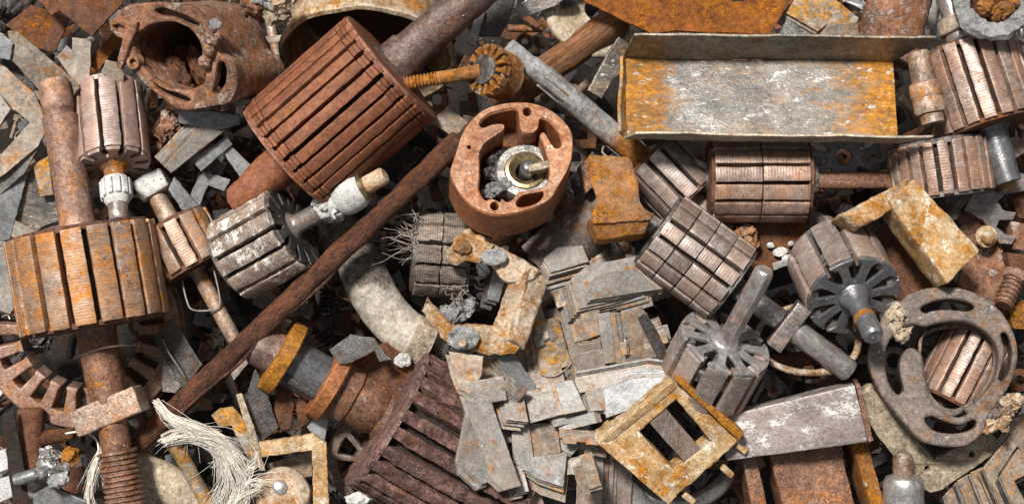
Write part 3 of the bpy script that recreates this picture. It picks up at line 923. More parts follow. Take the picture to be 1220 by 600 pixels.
sl1 = [(549, 206), (556, 203), (564, 210), (572, 222), (578, 234), (577, 241), (568, 238), (557, 228), (550, 216)]
sl2 = [(616, 240), (624, 233), (640, 230), (647, 229), (646, 236), (638, 243), (624, 247), (616, 246)]
holes = [hole, sl2, circle(5, 14, (628, 134)), circle(5, 14, (589, 246)), circle(2.4, 10, (559, 176))]
me = slab(jag(trace(px, py, z, R, soft_poly(outl), off=30), 6, 0.3, _rng), 60, [trace(px, py, z, R, soft_poly(h, 3), off=30) for h in holes], 2.0)
part(t, 'casting', me, 'cast_red')
cxy = (610, 190)
ins = [(cxy[0] + (x - cxy[0]) * 0.985, cxy[1] + (y - cxy[1]) * 0.985) for x, y in soft_poly(outl)]
grow = lambda h: [(sum(p[0] for p in h) / len(h) + (x - sum(p[0] for p in h) / len(h)) * 1.03, sum(p[1] for p in h) / len(h) + (y - sum(p[1] for p in h) / len(h)) * 1.03) for x, y in h]
me = slab(jag(trace(px, py, z, R, ins, off=30), 6, 0.5, _rng), 2.4, [trace(px, py, z, R, grow(soft_poly(h, 3)), off=30) for h in holes], 0.7)
part(t, 'machined_face', me, 'machined_rust', loc=(0, 0, 30.6))
o2 = trace(px, py, z, R, [(612, 130), (660, 145), (676, 176), (655, 230), (600, 250), (555, 232), (544, 200), (560, 152)], off=-20)
part(t, 'floor_plate', slab(o2, 8, (), 1.5), 'rust_dark', loc=(0, 0, -26))
c = trace(px, py, z, R, [(626, 203)], off=4)[0]
v, f = pipe_wall([(-24, 37), (0, 37), (4, 34), (4, 25), (-2, 23), (-24, 23)], 44)
M = np.array(Matrix.Rotation(rad(-90), 3, 'Y'))
part(t, 'bearing_ring', mesh('bearing_ring', nv(v @ M.T + np.array([c[0], c[1], 0]), 0.7, 0.06, 2), f), 'bright_steel')
v, f = pipe_wall([(-20, 25), (6, 24), (7, 20), (0, 12), (-20, 12)], 40)
part(t, 'bearing_race', mesh('bearing_race', v @ M.T + np.array([c[0], c[1], 0]), f), 'brass')
v, f = lathe([(-22, 11), (8, 10), (14, 8), (16, 4)], 24)
part(t, 'shaft_end', mesh('shaft_end', v @ M.T + np.array([c[0] + 3, c[1] + 1, 0]), f, 60), 'aluminium_dark')
for i, (bx, by, s) in enumerate([(592, 226, 13), (603, 220, 9), (582, 232, 9), (588, 190, 12), (583, 206, 12), (598, 180, 9)]):
    c2 = trace(px, py, z, R, [(bx, by)], off=0)[0]
    lump(t, 'ash_lump', (c2[0], c2[1], 2 - 6 * (i > 2)), (s, s * 0.7, s * 0.7), 'crumpled_aluminium' if i < 3 else 'steel_dark', 0.5, 60 + i)
c3 = trace(px, py, z, R, [(648, 198)], off=26)[0]
block(t, 'terminal_tongue', (30, 9, 9), (c3[0] - 4, c3[1], 24), 'tan_pipe', 2, (5, 2, 2), 1.0, rot=Matrix.Rotation(rad(14), 3, 'Z'))

# slotted oval end frame, lower right
px, py, z = 1124, 440, 96
R = lean(-6, -8, 0)
t = thing('end_frame', 'grey brown oval end frame with curved slots and white crust', 'end frame', px, py, z, R, 'the slotted end frame')
outl = [(1066, 366), (1080, 352), (1100, 345), (1124, 343), (1148, 346), (1170, 356), (1190, 372), (1204, 394), (1210, 418), (1208, 440), (1200, 460), (1188, 478), (1176, 496), (1168, 516), (1150, 530), (1128, 532), (1104, 528), (1090, 520), (1076, 504), (1060, 486), (1046, 466), (1036, 444), (1034, 420), (1040, 398), (1052, 380)]
bore = [(1100, 390), (1116, 386), (1134, 384), (1152, 386), (1170, 395), (1183, 410), (1187, 428), (1183, 448), (1173, 466), (1159, 480), (1147, 487), (1150, 493), (1140, 497), (1124, 492), (1112, 482), (1104, 466), (1100, 446), (1098, 428), (1092, 418), (1082, 415), (1074, 422), (1070, 436), (1072, 452), (1075, 464), (1068, 470), (1058, 456), (1053, 434), (1056, 412), (1068, 396), (1084, 388)]
inner = [(1098, 404), (1112, 394), (1130, 390), (1150, 390), (1168, 398), (1181, 411), (1184, 428), (1180, 447), (1170, 464), (1156, 478), (1140, 486), (1126, 484), (1114, 474), (1106, 460), (1101, 444), (1098, 424)]
s1 = [(1096, 368), (1112, 360), (1132, 358), (1152, 362), (1158, 368), (1150, 372), (1130, 370), (1112, 371), (1100, 374)]
s2 = [(1056, 414), (1062, 406), (1068, 412), (1066, 432), (1068, 452), (1072, 464), (1064, 468), (1056, 452), (1053, 432)]
s3 = [(1100, 500), (1108, 496), (1124, 502), (1142, 506), (1158, 500), (1160, 508), (1148, 514), (1128, 516), (1110, 512)]
s4 = [(1190, 400), (1196, 398), (1202, 412), (1202, 434), (1196, 450), (1190, 454), (1188, 448), (1194, 430), (1194, 414)]
me = slab(jag(trace(px, py, z, R, soft_poly(outl)), 6, 0.6, _rng), 40, [jag(trace(px, py, z, R, soft_poly(h)), 6, 0.4, _rng) for h in (bore, s1, s3, s4)], 3)
part(t, 'plate', me, 'cast_grey')
ri = [(1100, 396), (1114, 388), (1132, 383), (1154, 384), (1174, 394), (1188, 410), (1190, 430), (1184, 452), (1170, 474), (1150, 490), (1126, 498), (1110, 490), (1100, 472), (1096, 440), (1096, 418)]
me = slab(trace(px, py, z, R, soft_poly(ri)), 56, [trace(px, py, z, R, soft_poly(inner))], 2)
part(t, 'bore_collar', me, 'cast_grey', loc=(0, 0, -38))
for i, (bx, by, s) in enumerate([(1182, 492, 15), (1196, 484, 14), (1208, 478, 13), (1176, 506, 12), (1190, 502, 12), (1168, 480, 10)]):
    c2 = trace(px, py, z, R, [(bx, by)])[0]
    lump(t, 'white_crust', (c2[0], c2[1], 10), (s, s * 0.8, s * 0.7), 'cast_grey' if i in (0, 5) else 'cream', 0.6, 80 + i)

# ---------------------------------------------------------------- the long sheet metal channel
px, py, z = 905, 108, 92
R = lean(-17, 0, 0)
t = thing('steel_channel', 'long sheet metal channel, grey zinc with orange rust at both ends', 'channel', px, py, z, R, 'the sheet metal channel')
web = trace(px, py, z, R, [(746, 163), (1070, 168), (1070, 74), (756, 70)])
bx0, bx1 = web[0][0], web[1][0]
y0l, y0r, y1l, y1r = web[0][1], web[1][1], web[3][1], web[2][1]
_id[0] += 1
v, f = hexa([(bx0, y0l, -2), (bx1, y0r, -2), (bx1, y1r, -2), (bx0, y1l, -2), (bx0, y0l, 1.5), (bx1, y0r, 1.5), (bx1, y1r, 1.5), (bx0, y1l, 1.5)], 0.7, (60, 20, 1))
part(t, 'web', mesh('web', nv(v, 1.6, 0.012, 3), f), 'channel_zinc')
hf = 56
for yl, yr, s, tip, nm in ((y1l, y1r, 1, 40, 'upper'), (y0l, y0r, -1, 34, 'lower')):
    o = s * 6
    hf = 56 if s > 0 else 34
    v, f = hexa([(bx0 - 3, yl, 0), (bx1, yr, 0), (bx1, yr + s * 3.2, 0), (bx0 - 3, yl + s * 3.2, 0),
                 (bx0 + 8, yl + o, hf), (bx1 + tip, yr + o, hf), (bx1 + tip, yr + o + s * 3.2, hf), (bx0 + 8, yl + o + s * 3.2, hf)], 0.8, (50, 1, 8))
    part(t, 'flange', mesh('flange', nv(v, 1.8, 0.018, 7 + s), f), 'channel_rim_shaded' if s > 0 else 'tan_rim_lit')  # light and shade of the two flanges put into their colours
v, f = hexa([(bx0 - 3, y0l - 3, 0), (bx0 + 1, y0l - 3, 0), (bx0 + 1, y1l + 3, 0), (bx0 - 3, y1l + 3, 0),
             (bx0 - 12, y0l + 2, 16), (bx0 - 8, y0l + 2, 16), (bx0 - 2, y1l - 4, 16), (bx0 - 6, y1l - 4, 16)], 0.8, (1, 20, 6))
part(t, 'end_lip', mesh('end_lip', nv(v, 2.0, 0.03, 17), f), 'steel_orange')

# ---------------------------------------------------------------- bars, rods, shafts lying loose
def rod(name, label, cat, A, za, B, zb, r, mat, seg=18, amp=0.8, short=None, prof=None, group=None):
    pa, pb = W(A[0], A[1], za), W(B[0], B[1], zb)
    d = (pb - pa)
    Ln = d.length / U
    X = d.normalized()
    Y = Vector((0, 0, 1)).cross(X).normalized()
    R = Matrix((X, Y, X.cross(Y))).transposed()
    prof = prof or [(0, r * 0.8), (2, r), (Ln - 2, r), (Ln, r * 0.8)]
    v, f = lathe([(x if x >= 0 else Ln + x, q) for x, q in prof], seg, 5)
    _id[0] += 1
    me = mesh(name, nv(nv(v, amp, 0.03, _id[0]), amp * 0.4, 0.15, _id[0]), f, 60)
    o = bpy.data.objects.new(name, me)
    COL.objects.link(o)
    me.materials.append(MATS[mat])
    o.matrix_world = Matrix.Translation(pa) @ R.to_4x4()
    props(o, label, cat, group)
    THINGS.append((o, short, (A[0] + B[0]) / 2, (A[1] + B[1]) / 2))
    return o, Ln


# long brown bar with a torn sleeve edge along it
pa, pb = (160, 532), (548, 166)
o, Ln = rod('long_bar', 'long dark brown fibrous bar lying slantwise across the heap', 'bar', pa, 62, pb, 118, 12, 'bar_fibrous', 20, 1.8, 'the long brown bar')
v, f = tube([(x, -11 - 2 * sin(x * 0.05), 4 + 3 * sin(x * 0.013)) for x in np.linspace(60, Ln - 180, 16)][::-1], 2.2, 8, 4)
part(o, 'split_seam', mesh('split_seam', nv(v, 1.2, 0.05, 3), f, 60), 'bar_fibrous')

rod('rough_rod', 'thick bark textured rusty rod behind the grey splined shaft', 'rod', (590, 128), 20, (742, 18), 44, 18, 'rod_bark', 18, 1.4, 'the bark textured rod')
o, Ln = rod('splined_shaft', 'grey splined shaft running from the toothed orange cap to the pole shoe', 'shaft', (606, 56), 112, (768, 192), 40, 13, 'shaft_grey', 20, 0.5,
            'the splined shaft', [(0, 7), (4, 10), (30, 10.5), (34, 12), (86, 12.5), (90, 14), (-2, 14), (0, 10)])
for k in range(9):
    a0 = k * 40 + 8
    v, f = rbox(34, 2.6, 2.4, 0.6, (3, 1, 1))
    part(o, 'spline', mesh('spline', v, f), 'steel_plate', rot=Matrix.Rotation(rad(a0), 3, 'X'), loc=(70, 12.6 * cos(rad(a0)), 12.6 * sin(rad(a0))))

# threaded rusty bolt with toothed cap
R = along(171, -2)
t = thing('toothed_bolt', 'rusty orange threaded bolt with a toothed dark centred cap', 'bolt', 580, 84, 128, R, 'the toothed bolt')
turned(t, 'shank', [(8, 9), (40, 8), (60, 8)], 'rust_orange', 0.6)
worm(t, 'thread', 56, 100, 8.4, 'rust_orange', 4.2, 1.5)
turned(t, 'shank_tip', [(98, 8), (116, 9.5), (120, 7)], 'rust_orange', 0.9)
me = slab(star(14, 31, 16, 0.30, neck=0.11), 12, (), 1.5, True)
cap = part(t, 'toothed_cap', me, 'rust_orange', rot=Matrix.Rotation(rad(-52), 3, 'Y') @ Matrix.Rotation(rad(-14), 3, 'Z'), loc=(-2, 0, 0))
v, f = lathe([(-2, 19), (7, 18), (9, 9)], 24)
part(t, 'dark_centre', mesh('dark_centre', nv(v, 0.8, 0.07, 9), f), 'steel_dark', rot=Matrix.Rotation(rad(-52), 3, 'Y') @ Matrix.Rotation(rad(-14), 3, 'Z'))
v, f = pipe_wall([(-34, 30), (-6, 30), (-6, 25), (-34, 25)], 28)
part(t, 'cap_skirt', mesh('cap_skirt', nv(v, 1.0, 0.06, 4), f), 'rust_orange', rot=Matrix.Rotation(rad(-52), 3, 'Y') @ Matrix.Rotation(rad(-14), 3, 'Z'))

# thin stepped shaft to the right of the channel
o, Ln = rod('stepped_shaft', 'thin stepped shaft with a crusted collar standing past the channel end', 'shaft', (1093, 62), 118, (1120, 186), 134, 12, 'shaft_tan', 20, 0.6,
            'the thin stepped shaft', [(0, 11), (2, 13), (34, 13.5), (36, 14), (-38, 13), (-37, 9.5), (0, 9)])
turned(o, 'collar', [(36, 15), (38, 18), (52, 18.5), (54, 17), (68, 18), (72, 16)], 'shaft_tan', 1.0)

# steel bolt with domed cap at the bottom
R = along(88, -6)
t = thing('capped_bolt', 'grey round steel fitting with a rusty domed cap at the lower edge', 'fitting', 1076, 556, 86, R, 'the domed steel fitting')
turned(t, 'cap', [(-18, 6), (-15, 10), (-10, 12), (8, 12.5), (10, 12)], 'shaft_tan', 1.0)
turned(t, 'body', [(9, 14), (12, 21), (18, 24), (60, 25)], 'aluminium_grey', 0.9)

# ---------------------------------------------------------------- curved and bent pieces
# cream rusted band, top
px, py, z = 438, 70, -4
R = along(92, 28)
t = thing('rusted_cup', 'cream painted round cup rim flaking with orange rust', 'cup', px, py, z, R, 'the cream cup rim')
v, f = pipe_wall([(-66, 74), (-58, 90), (-40, 98), (-12, 101), (-8, 105), (0, 106), (2, 101), (-6, 96), (-36, 92), (-54, 84)], 72)
part(t, 'wall', mesh('wall', nv(v, 1.6, 0.035, 6), f), 'cream_rust')
v, f = lathe([(-64, 5), (-63, 78), (-58, 78), (-57, 5)], 40)
part(t, 'base', mesh('base', nv(v, 1.2, 0.03, 8), f), 'rust_dark')

# pale elbow pipe, crossing below the long bar
t = thing('elbow_pipe', 'curved pale tan pipe darker at the bar, end resting below', 'pipe', 465, 350, 40, lean(), 'the curved tan pipe')
v, f = tube([(-66, 78, -6), (-40, 44, 0), (-22, 4, 4), (2, -32, 2), (34, -58, -6)], [26, 27, 28, 28, 27], 22, 8)
v[:, 2] *= 0.6
part(t, 'pipe', mesh('pipe', nv(v, 1.6, 0.03, 5), f, 60), 'pipe_dark_end')
v, f = tube([(20, -50, -2), (42, -61, -9)], [30, 30], 22, 4)
v[:, 2] *= 0.62
part(t, 'socket_end', mesh('socket_end', nv(v, 0.8, 0.05, 6), f, 60), 'tan_pipe')

# crusty hook shaped bracket
px, py, z = 590, 350, 124
t = thing('crusted_bracket', 'hook shaped crusted cream bracket with orange patches over the steel sheets', 'bracket', px, py, z, lean(), 'the hook shaped bracket')


def ribbon(pts, wid, thick, sub=7):
    """A bar of rounded rectangular section along a bent line, in millimetres."""
    P = [Vector(p) for p in pts]
    V, F = [], []
    Q, WW, TT = [], [], []
    for i in range(len(P) - 1):
        p0, p1, p2, p3 = P[max(i - 1, 0)], P[i], P[i + 1], P[min(i + 2, len(P) - 1)]
        for k in range(sub):
            s = k / sub
            c = 0.5 * ((2 * p1) + (p2 - p0) * s + (2 * p0 - 5 * p1 + 4 * p2 - p3) * s * s + (3 * p1 - p0 - 3 * p2 + p3) * s ** 3)
            l = p1.lerp(p2, s)
            Q.append(l.lerp(c, 0.55))
            WW.append(wid[i] * (1 - s) + wid[i + 1] * s)
            TT.append(thick[i] * (1 - s) + thick[i + 1] * s)
    Q.append(P[-1]); WW.append(wid[-1]); TT.append(thick[-1])
    sec = []
    for sx, sy in ((1, 1), (-1, 1), (-1, -1), (1, -1)):
        a0 = {(1, 1): 0, (-1, 1): 90, (-1, -1): 180, (1, -1): 270}[(sx, sy)]
        for k in range(3):
            a = rad(a0 + 45 * k)
            sec.append((sx * 0.38 + 0.12 * cos(a), sy * 0.38 + 0.12 * sin(a)))
    m = len(sec)
    for i, q in enumerate(Q):
        tg = (Q[min(i + 1, len(Q) - 1)] - Q[max(i - 1, 0)]).normalized()
        sd = Vector((0, 0, 1)).cross(tg).normalized()
        up = tg.cross(sd)
        for a, b in sec:
            V.append(tuple(q + sd * a * WW[i] + up * b * TT[i]))
    for i in range(len(Q) - 1):
        for j in range(m):
            k = (j + 1) % m
            F.append((i * m + j, i * m + k, (i + 1) * m + k, (i + 1) * m + j))
    F.append(tuple(range(m))[::-1])
    F.append(tuple((len(Q) - 1) * m + j for j in range(m)))
    return np.array(V), F


def L2(pts, cx, cy):
    return [(p[0] - cx, cy - p[1], p[2]) for p in pts]


def facet(root, name, pts, thick, mat, off, rx=0, ry=0, bevel=3.0, amp=1.0):
    """A thick slab of a traced outline, tilted about its own middle; part of the thing at (px, py, z)."""
    cx, cy = sum(p[0] for p in pts) / len(pts), sum(p[1] for p in pts) / len(pts)
    Rl = lean(rx, ry)
    _id[0] += 1
    me = slab(jag(trace(cx, cy, z + off, Rl, pts), 5, amp, _rng), thick, (), bevel, warp=3, seed=_id[0])
    o = part(root, name, me, mat)
    k = (H - z) / H
    k2 = (H - z - off) / H
    o.matrix_local = root.matrix_world.inverted() @ (Matrix.Translation(W(cx, cy, z + off)) @ Rl.to_4x4() @ Matrix.Scale(k2, 4))
    return o


bpy.context.view_layer.update()
facet(t, 'upper_lump', [(531, 298), (545, 280), (560, 272), (590, 292), (584, 306), (572, 313), (556, 310), (545, 317), (534, 312)], 16, 'cream_rust', -2, 10, -6, 5, 2.0)
facet(t, 'upper_arm', [(574, 302), (590, 291), (629, 312), (646, 324), (632, 336), (608, 338), (598, 334)], 15, 'cream', 2, -8, -4, 5)
facet(t, 'stem', [(608, 336), (634, 320), (622, 376), (606, 404), (588, 394)], 18, 'cream', -2, 0, -26, 3)
facet(t, 'stem_edge', [(632, 320), (642, 322), (649, 336), (646, 350), (622, 416), (604, 404), (612, 372)], 20, 'cream', -1, 0, 20, 4, 0.8)
facet(t, 'lower_arm', [(509, 353), (503, 370), (514, 388), (530, 406), (552, 416), (578, 422), (600, 423), (614, 421), (624, 408), (606, 394), (588, 388), (562, 386), (539, 388), (528, 376)], 15, 'cream_rust', 0, 8, -4, 5, 1.4)
lump(t, 'sooty_patch', L2([(589, 306, 18)], px, py)[0], (15, 10, 3), 'crumpled_aluminium', 0.5, 4)
lump(t, 'grey_crust', L2([(552, 402, 12)], px, py)[0], (20, 14, 4), 'crumpled_aluminium', 0.4, 9)
lump(t, 'rivet', L2([(552, 408, 20)], px, py)[0], (5, 5, 4), 'cream', 0.3, 12)
lump(t, 'orange_scab', L2([(552, 294, 8)], px, py)[0], (11, 9, 5), 'rust_orange', 0.5, 14)
solo('ash_piece', 'grey shredded aluminium scrap inside the hook shaped bracket', 'scrap', 543, 372, 84, lean(20, 10, 30), lump(None, 'ash_piece', (0, 0, 0), (26, 13, 10), 'cream', 0.7, 3), 'crumpled_aluminium')

# orange pole shoe
px, py, z = 736, 232, 112
R = lean(-14, 6, 0)
t = thing('pole_shoe', 'rust orange cast pole shoe, waisted with flared ends', 'pole shoe', px, py, z, R, 'the orange pole shoe')
a4 = trace(px, py, z, R, [(704, 268), (778, 262), (750, 186), (700, 184)], off=20)
b4 = trace(px, py, z, R, [(716, 250), (764, 246), (746, 190), (708, 190)], off=-30)
v, f = hexa([(*b4[0], -36), (*b4[1], -36), (*b4[2], -36), (*b4[3], -36), (*a4[0], 20), (*a4[1], 20), (*a4[2], 20), (*a4[3], 20)], 3, (14, 18, 6))
w = np.clip((v[:, 1] - v[:, 1].min()) / (v[:, 1].max() - v[:, 1].min()), 0, 1)
v[:, 0] = v[:, 0] * (1 - 0.20 * np.exp(-((w - 0.34) / 0.16) ** 2))
part(t, 'body', mesh('body', nv(v, 1.6, 0.05, 3), f, 50), 'rust_orange')
c4 = trace(px, py, z, R, [(702, 258), (780, 254), (770, 276), (714, 283)], off=16)
v, f = hexa([(*c4[3], -22), (*c4[2], -22), (*c4[1], -26), (*c4[0], -26), (*c4[3], 4), (*c4[2], 6), (*c4[1], 21), (*c4[0], 21)], 2, (10, 3, 4))
part(t, 'toe', mesh('toe', nv(v, 1.4, 0.06, 5), f, 50), 'rust_orange')
c5 = trace(px, py, z, R, [(690, 196), (706, 186), (712, 218), (698, 230)], off=-10)
v, f = hexa([(*c5[3], -30), (*c5[2], -30), (*c5[1], -30), (*c5[0], -30), (*c5[3], -6), (*c5[2], -4), (*c5[1], -2), (*c5[0], -8)], 2, (4, 6, 4))
part(t, 'side_lug', mesh('side_lug', nv(v, 1.6, 0.06, 7), f, 50), 'cast_brown')
# grey curved shell below it
px, py, z = 690, 278, 66
t = thing('curved_shell', 'dull grey curved shell piece under the orange pole shoe', 'shell', px, py, z, along(-42, 4), 'the curved grey shell')
sv, sf = [], []
for i in range(15):
    for j in range(19):
        a = rad(20 + 140 * j / 18)
        x = -62 + 120 * i / 14
        sv.append((x, 36 * cos(a), 36 * sin(a) - 14))
for i in range(14):
    for j in range(18):
        sf.append((i * 19 + j, (i + 1) * 19 + j, (i + 1) * 19 + j + 1, i * 19 + j + 1))
nb = len(sv)
sv += [(x, y * 0.9, (zz + 14) * 0.9 - 14) for x, y, zz in sv]
sf += [tuple(nb + k for k in q[::-1]) for q in sf]
for j in range(18):
    sf += [(j, j + 1, nb + j + 1, nb + j), (14 * 19 + j + 1, 14 * 19 + j, nb + 14 * 19 + j, nb + 14 * 19 + j + 1)]
for i in range(14):
    sf += [((i + 1) * 19, i * 19, nb + i * 19, nb + (i + 1) * 19), (i * 19 + 18, (i + 1) * 19 + 18, nb + (i + 1) * 19 + 18, nb + i * 19 + 18)]
part(t, 'shell_wall', mesh('shell_wall', nv(sv, 2.0, 0.03, 5), sf), 'cast_grey')
turned(t, 'foot_ring', [(50, 30), (52, 36), (64, 38), (66, 30)], 'tan_pipe', 1.5, loc=(0, 0, -14))

# cream angle bracket, right
px, py, z = 1090, 262, 118
R = lean(-10, 8, 0)
t = thing('angle_bracket', 'thick cream and orange angle bracket bent like a roof', 'bracket', px, py, z, R, 'the cream angle bracket')
a4 = trace(px, py, z, R, [(1058, 240), (1090, 212), (1168, 298), (1130, 338)], off=10)
v, f = hexa([(a4[0][0], a4[0][1], -36), (a4[3][0], a4[3][1], -36), (a4[2][0], a4[2][1], -36), (a4[1][0], a4[1][1], -36),
             (a4[0][0], a4[0][1], 10), (a4[3][0], a4[3][1], 10), (a4[2][0], a4[2][1], 10), (a4[1][0], a4[1][1], 10)], 3, (22, 10, 6))
part(t, 'long_arm', mesh('long_arm', nv(v, 1.8, 0.05, 3), f, 50), 'cream_orange')
a4 = trace(px, py, z, R, [(1000, 256), (1084, 212), (1066, 248), (1022, 272)], off=6)
v, f = hexa([(a4[3][0], a4[3][1], -34), (a4[2][0], a4[2][1], -34), (a4[1][0], a4[1][1], -34), (a4[0][0], a4[0][1], -34),
             (a4[3][0], a4[3][1], 2), (a4[2][0], a4[2][1], 4), (a4[1][0], a4[1][1], 8), (a4[0][0], a4[0][1], 4)], 2.5, (20, 8, 6))
part(t, 'short_arm', mesh('short_arm', nv(v, 2.4, 0.07, 5), f, 50), 'cream_rust')

# cream frame with two windows and a bar between them
px, py, z = 797, 524, 122
R = lean(10, 6, 0)
t = thing('core_frame', 'cream and orange square frame with two slots over a grey core', 'frame', px, py, z, R, 'the cream square frame')
out = trace(px, py, z, R, [(711, 526), (800, 452), (882, 524), (796, 600)], off=8)
win = trace(px, py, z, R, [(762, 514), (806, 476), (848, 526), (804, 560)], off=8)
me = slab(jag(out, 6, 1.2, _rng), 40, [jag(win, 6, 0.5, _rng)], 2.5)
part(t, 'frame_body', me, 'cream_orange', loc=(0, 0, -12))
for i, (p, q) in enumerate(((out[3], out[0]), (out[0], out[1]))):
    n_ = (-(q[1] - p[1]), q[0] - p[0])
    ln_ = math.hypot(*n_)
    w_ = 15 if i == 0 else 11
    d_ = (n_[0] / ln_ * w_, n_[1] / ln_ * w_)
    if (p[0] + d_[0]) ** 2 + (p[1] + d_[1]) ** 2 > p[0] ** 2 + p[1] ** 2:
        d_ = (-d_[0], -d_[1])
    c_ = [p, q, (q[0] + d_[0], q[1] + d_[1]), (p[0] + d_[0], p[1] + d_[1])]
    v, f = hexa([(*c_[k], 4) for k in range(4)] + [(*c_[k], 14 - 5 * (k > 1)) for k in range(4)], 1.5, (14, 3, 2))
    part(t, 'raised_lip', mesh('raised_lip', nv(v, 1.4, 0.06, 30 + i), f, 50), 'cream_orange')
m = lambda a, b, s: (a[0] * (1 - s) + b[0] * s, a[1] * (1 - s) + b[1] * s)
c4 = [m(win[0], win[1], 0.27), m(win[0], win[1], 0.72), m(win[3], win[2], 0.72), m(win[3], win[2], 0.27)]
v, f = hexa([(*p, -32) for p in c4[::-1]] + [(*p, 5) for p in c4[::-1]], 1, (4, 10, 3))
part(t, 'core_bar', mesh('core_bar', nv(v, 0.7, 0.05, 3), f), 'lamination_grey')
for q in ((882, 532), (866, 560), (820, 592)):
    p = trace(px, py, z, R, [q], off=-6)[0]
    block(t, 'tab', (18, 8, 8), (p[0], p[1], -4), 'cream_orange', 2, (3, 2, 2), 0.8, rot=Matrix.Rotation(rad(-40), 3, 'Z'))
p4 = trace(px, py, z, R, [(804, 452), (812, 450), (886, 514), (880, 524)], off=12)
v, f = hexa([(*p4[k], -26) for k in (0, 3, 2, 1)] + [(*p4[k], 16) for k in (0, 3, 2, 1)], 1.0, (12, 2, 4))
part(t, 'outer_flap', mesh('outer_flap', nv(v, 1.2, 0.05, 12), f, 50), 'ochre_band')

# pale brushed block and the core under it
px, py, z = 946, 502, 92
R = lean(4, -3, 0)
t = thing('brushed_block', 'pale grey brushed steel block with a rusty plate at its end', 'block', px, py, z, R, 'the brushed steel block')
a4 = trace(px, py, z, R, [(852, 498), (1018, 458), (1034, 526), (866, 549)], off=14)
v, f = hexa([(*p, -20) for p in a4[::-1]] + [(*p, 14) for p in a4[::-1]], 1.6, (24, 10, 4))
part(t, 'body', mesh('body', nv(v, 0.9, 0.03, 3), f), 'brushed_grey')
a4 = trace(px, py, z, R, [(1019, 455), (1025, 456), (1041, 524), (1035, 528)], off=18)
v, f = hexa([(*p, -22) for p in a4[::-1]] + [(*p, 18) for p in a4[::-1]], 1, (2, 10, 4))
part(t, 'end_plate', mesh('end_plate', nv(v, 0.9, 0.05, 5), f), 'shaft_red')

px, py, z = 970, 578, 52
R = lean(3, 4, 0)
t = thing('iron_core', 'rusty brown iron core with side limbs half under the brushed block', 'iron core', px, py, z, R, 'the rusty iron core')
for nm, q, hi_, mt in (('limb', [(884, 540), (900, 536), (922, 640), (902, 640)], 10, 'shaft_red'), ('centre_limb', [(917, 540), (1000, 526), (1028, 640), (942, 640)], 14, 'shaft_red'), ('limb', [(1012, 522), (1032, 518), (1064, 640), (1050, 640)], 24, 'rust_orange')):
    a4 = trace(px, py, z, R, q, off=hi_)
    v, f = hexa([(*p, -40) for p in a4[::-1]] + [(*p, hi_) for p in a4[::-1]], 1.5, (6, 14, 4))
    part(t, nm, mesh(nm, nv(v, 1.2, 0.04, 3 + hi_), f), mt)
a4 = trace(px, py, z, R, [(880, 628), (1060, 628), (1064, 660), (884, 660)], off=8)
v, f = hexa([(*p, -40) for p in a4[::-1]] + [(*p, 7) for p in a4[::-1]], 1.5, (6, 4, 4))
part(t, 'yoke', mesh('yoke', v, f), 'shaft_red')

# slotted stator ring below the tan drum
px, py, z = 97, 390, 22
R = lean(8, 0, 0)
t = thing('stator_ring', 'grey brown slotted stator ring with open teeth beneath the tan armature', 'stator', px, py, z, R, 'the slotted stator ring')
nT = 22
inn = []
for i in range(nT):
    c = 360 / nT * i
    w = 360 / nT
    for a, r in ((c - w * 0.34, 71), (c + w * 0.34, 71), (c + w * 0.32, 74), (c + w * 0.26, 77), (c + w * 0.26, 101), (c + w * 0.5, 102), (c + w * 0.74, 101), (c + w * 0.74, 77), (c + w * 0.68, 74)):
        inn.append((r * cos(rad(a)), r * sin(rad(a))))
part(t, 'toothed_ring', slab(circle(120, 90), 36, [inn], 2), 'shaft_pipe', loc=(0, 0, -4))
part(t, 'rim_step', slab(circle(125, 90), 50, [circle(116, 90)], 2), 'cast_grey', loc=(0, 0, -22))

# rounded strap bracket, lower right
t = sheet('strap_bracket', 'pale olive steel strap with rounded corner and bolt hole', 'strap', [(1026, 470), (1042, 466), (1066, 494), (1092, 524), (1112, 546), (1140, 530), (1176, 512), (1186, 522), (1180, 540), (1150, 562), (1122, 582), (1108, 586), (1096, 580), (1072, 552), (1044, 518), (1028, 494)],
          66, 'tan_pipe', 9, 4, 6, [circle(3.2, 12, (1104, 557)), circle(4, 12, (1156, 540))], short='the olive strap', warp=6)

# ---------------------------------------------------------------- cut steel sheets, transformer laminations
LAM = 'loose steel laminations'


def laminations(pts, z, mats, n, what, rx=0, ry=0, step=(-1.6, 1.8), dz=3.4, name='steel_lamination', th=2.6, warp=0.8, cat='lamination', rough=0.25):
    """n sheets of one outline lying one on another, slightly slipped; what: a label for each."""
    out = []
    n += 2 if n > 1 else 1
    for i in range(n):
        k = n - 1 - i          # 0 = top sheet
        sl = _rng.uniform(1.0, 2.2)
        q = [(x + step[0] * k * sl, y + step[1] * k * sl) for x, y in pts]
        lab = what if i == n - 1 else what.replace('uppermost', 'lower')
        o = sheet(name, lab, cat, q, z - dz * k, mats[k % len(mats)], th, rx + _rng.uniform(-1, 1), ry + _rng.uniform(-1, 1), warp=warp, rough=rough, group=LAM)
        out.append(o)
    return out


S, SR, SO, SD, SB = 'steel_plate', 'steel_plate_rusty', 'steel_orange', 'steel_dark', 'steel_blue'
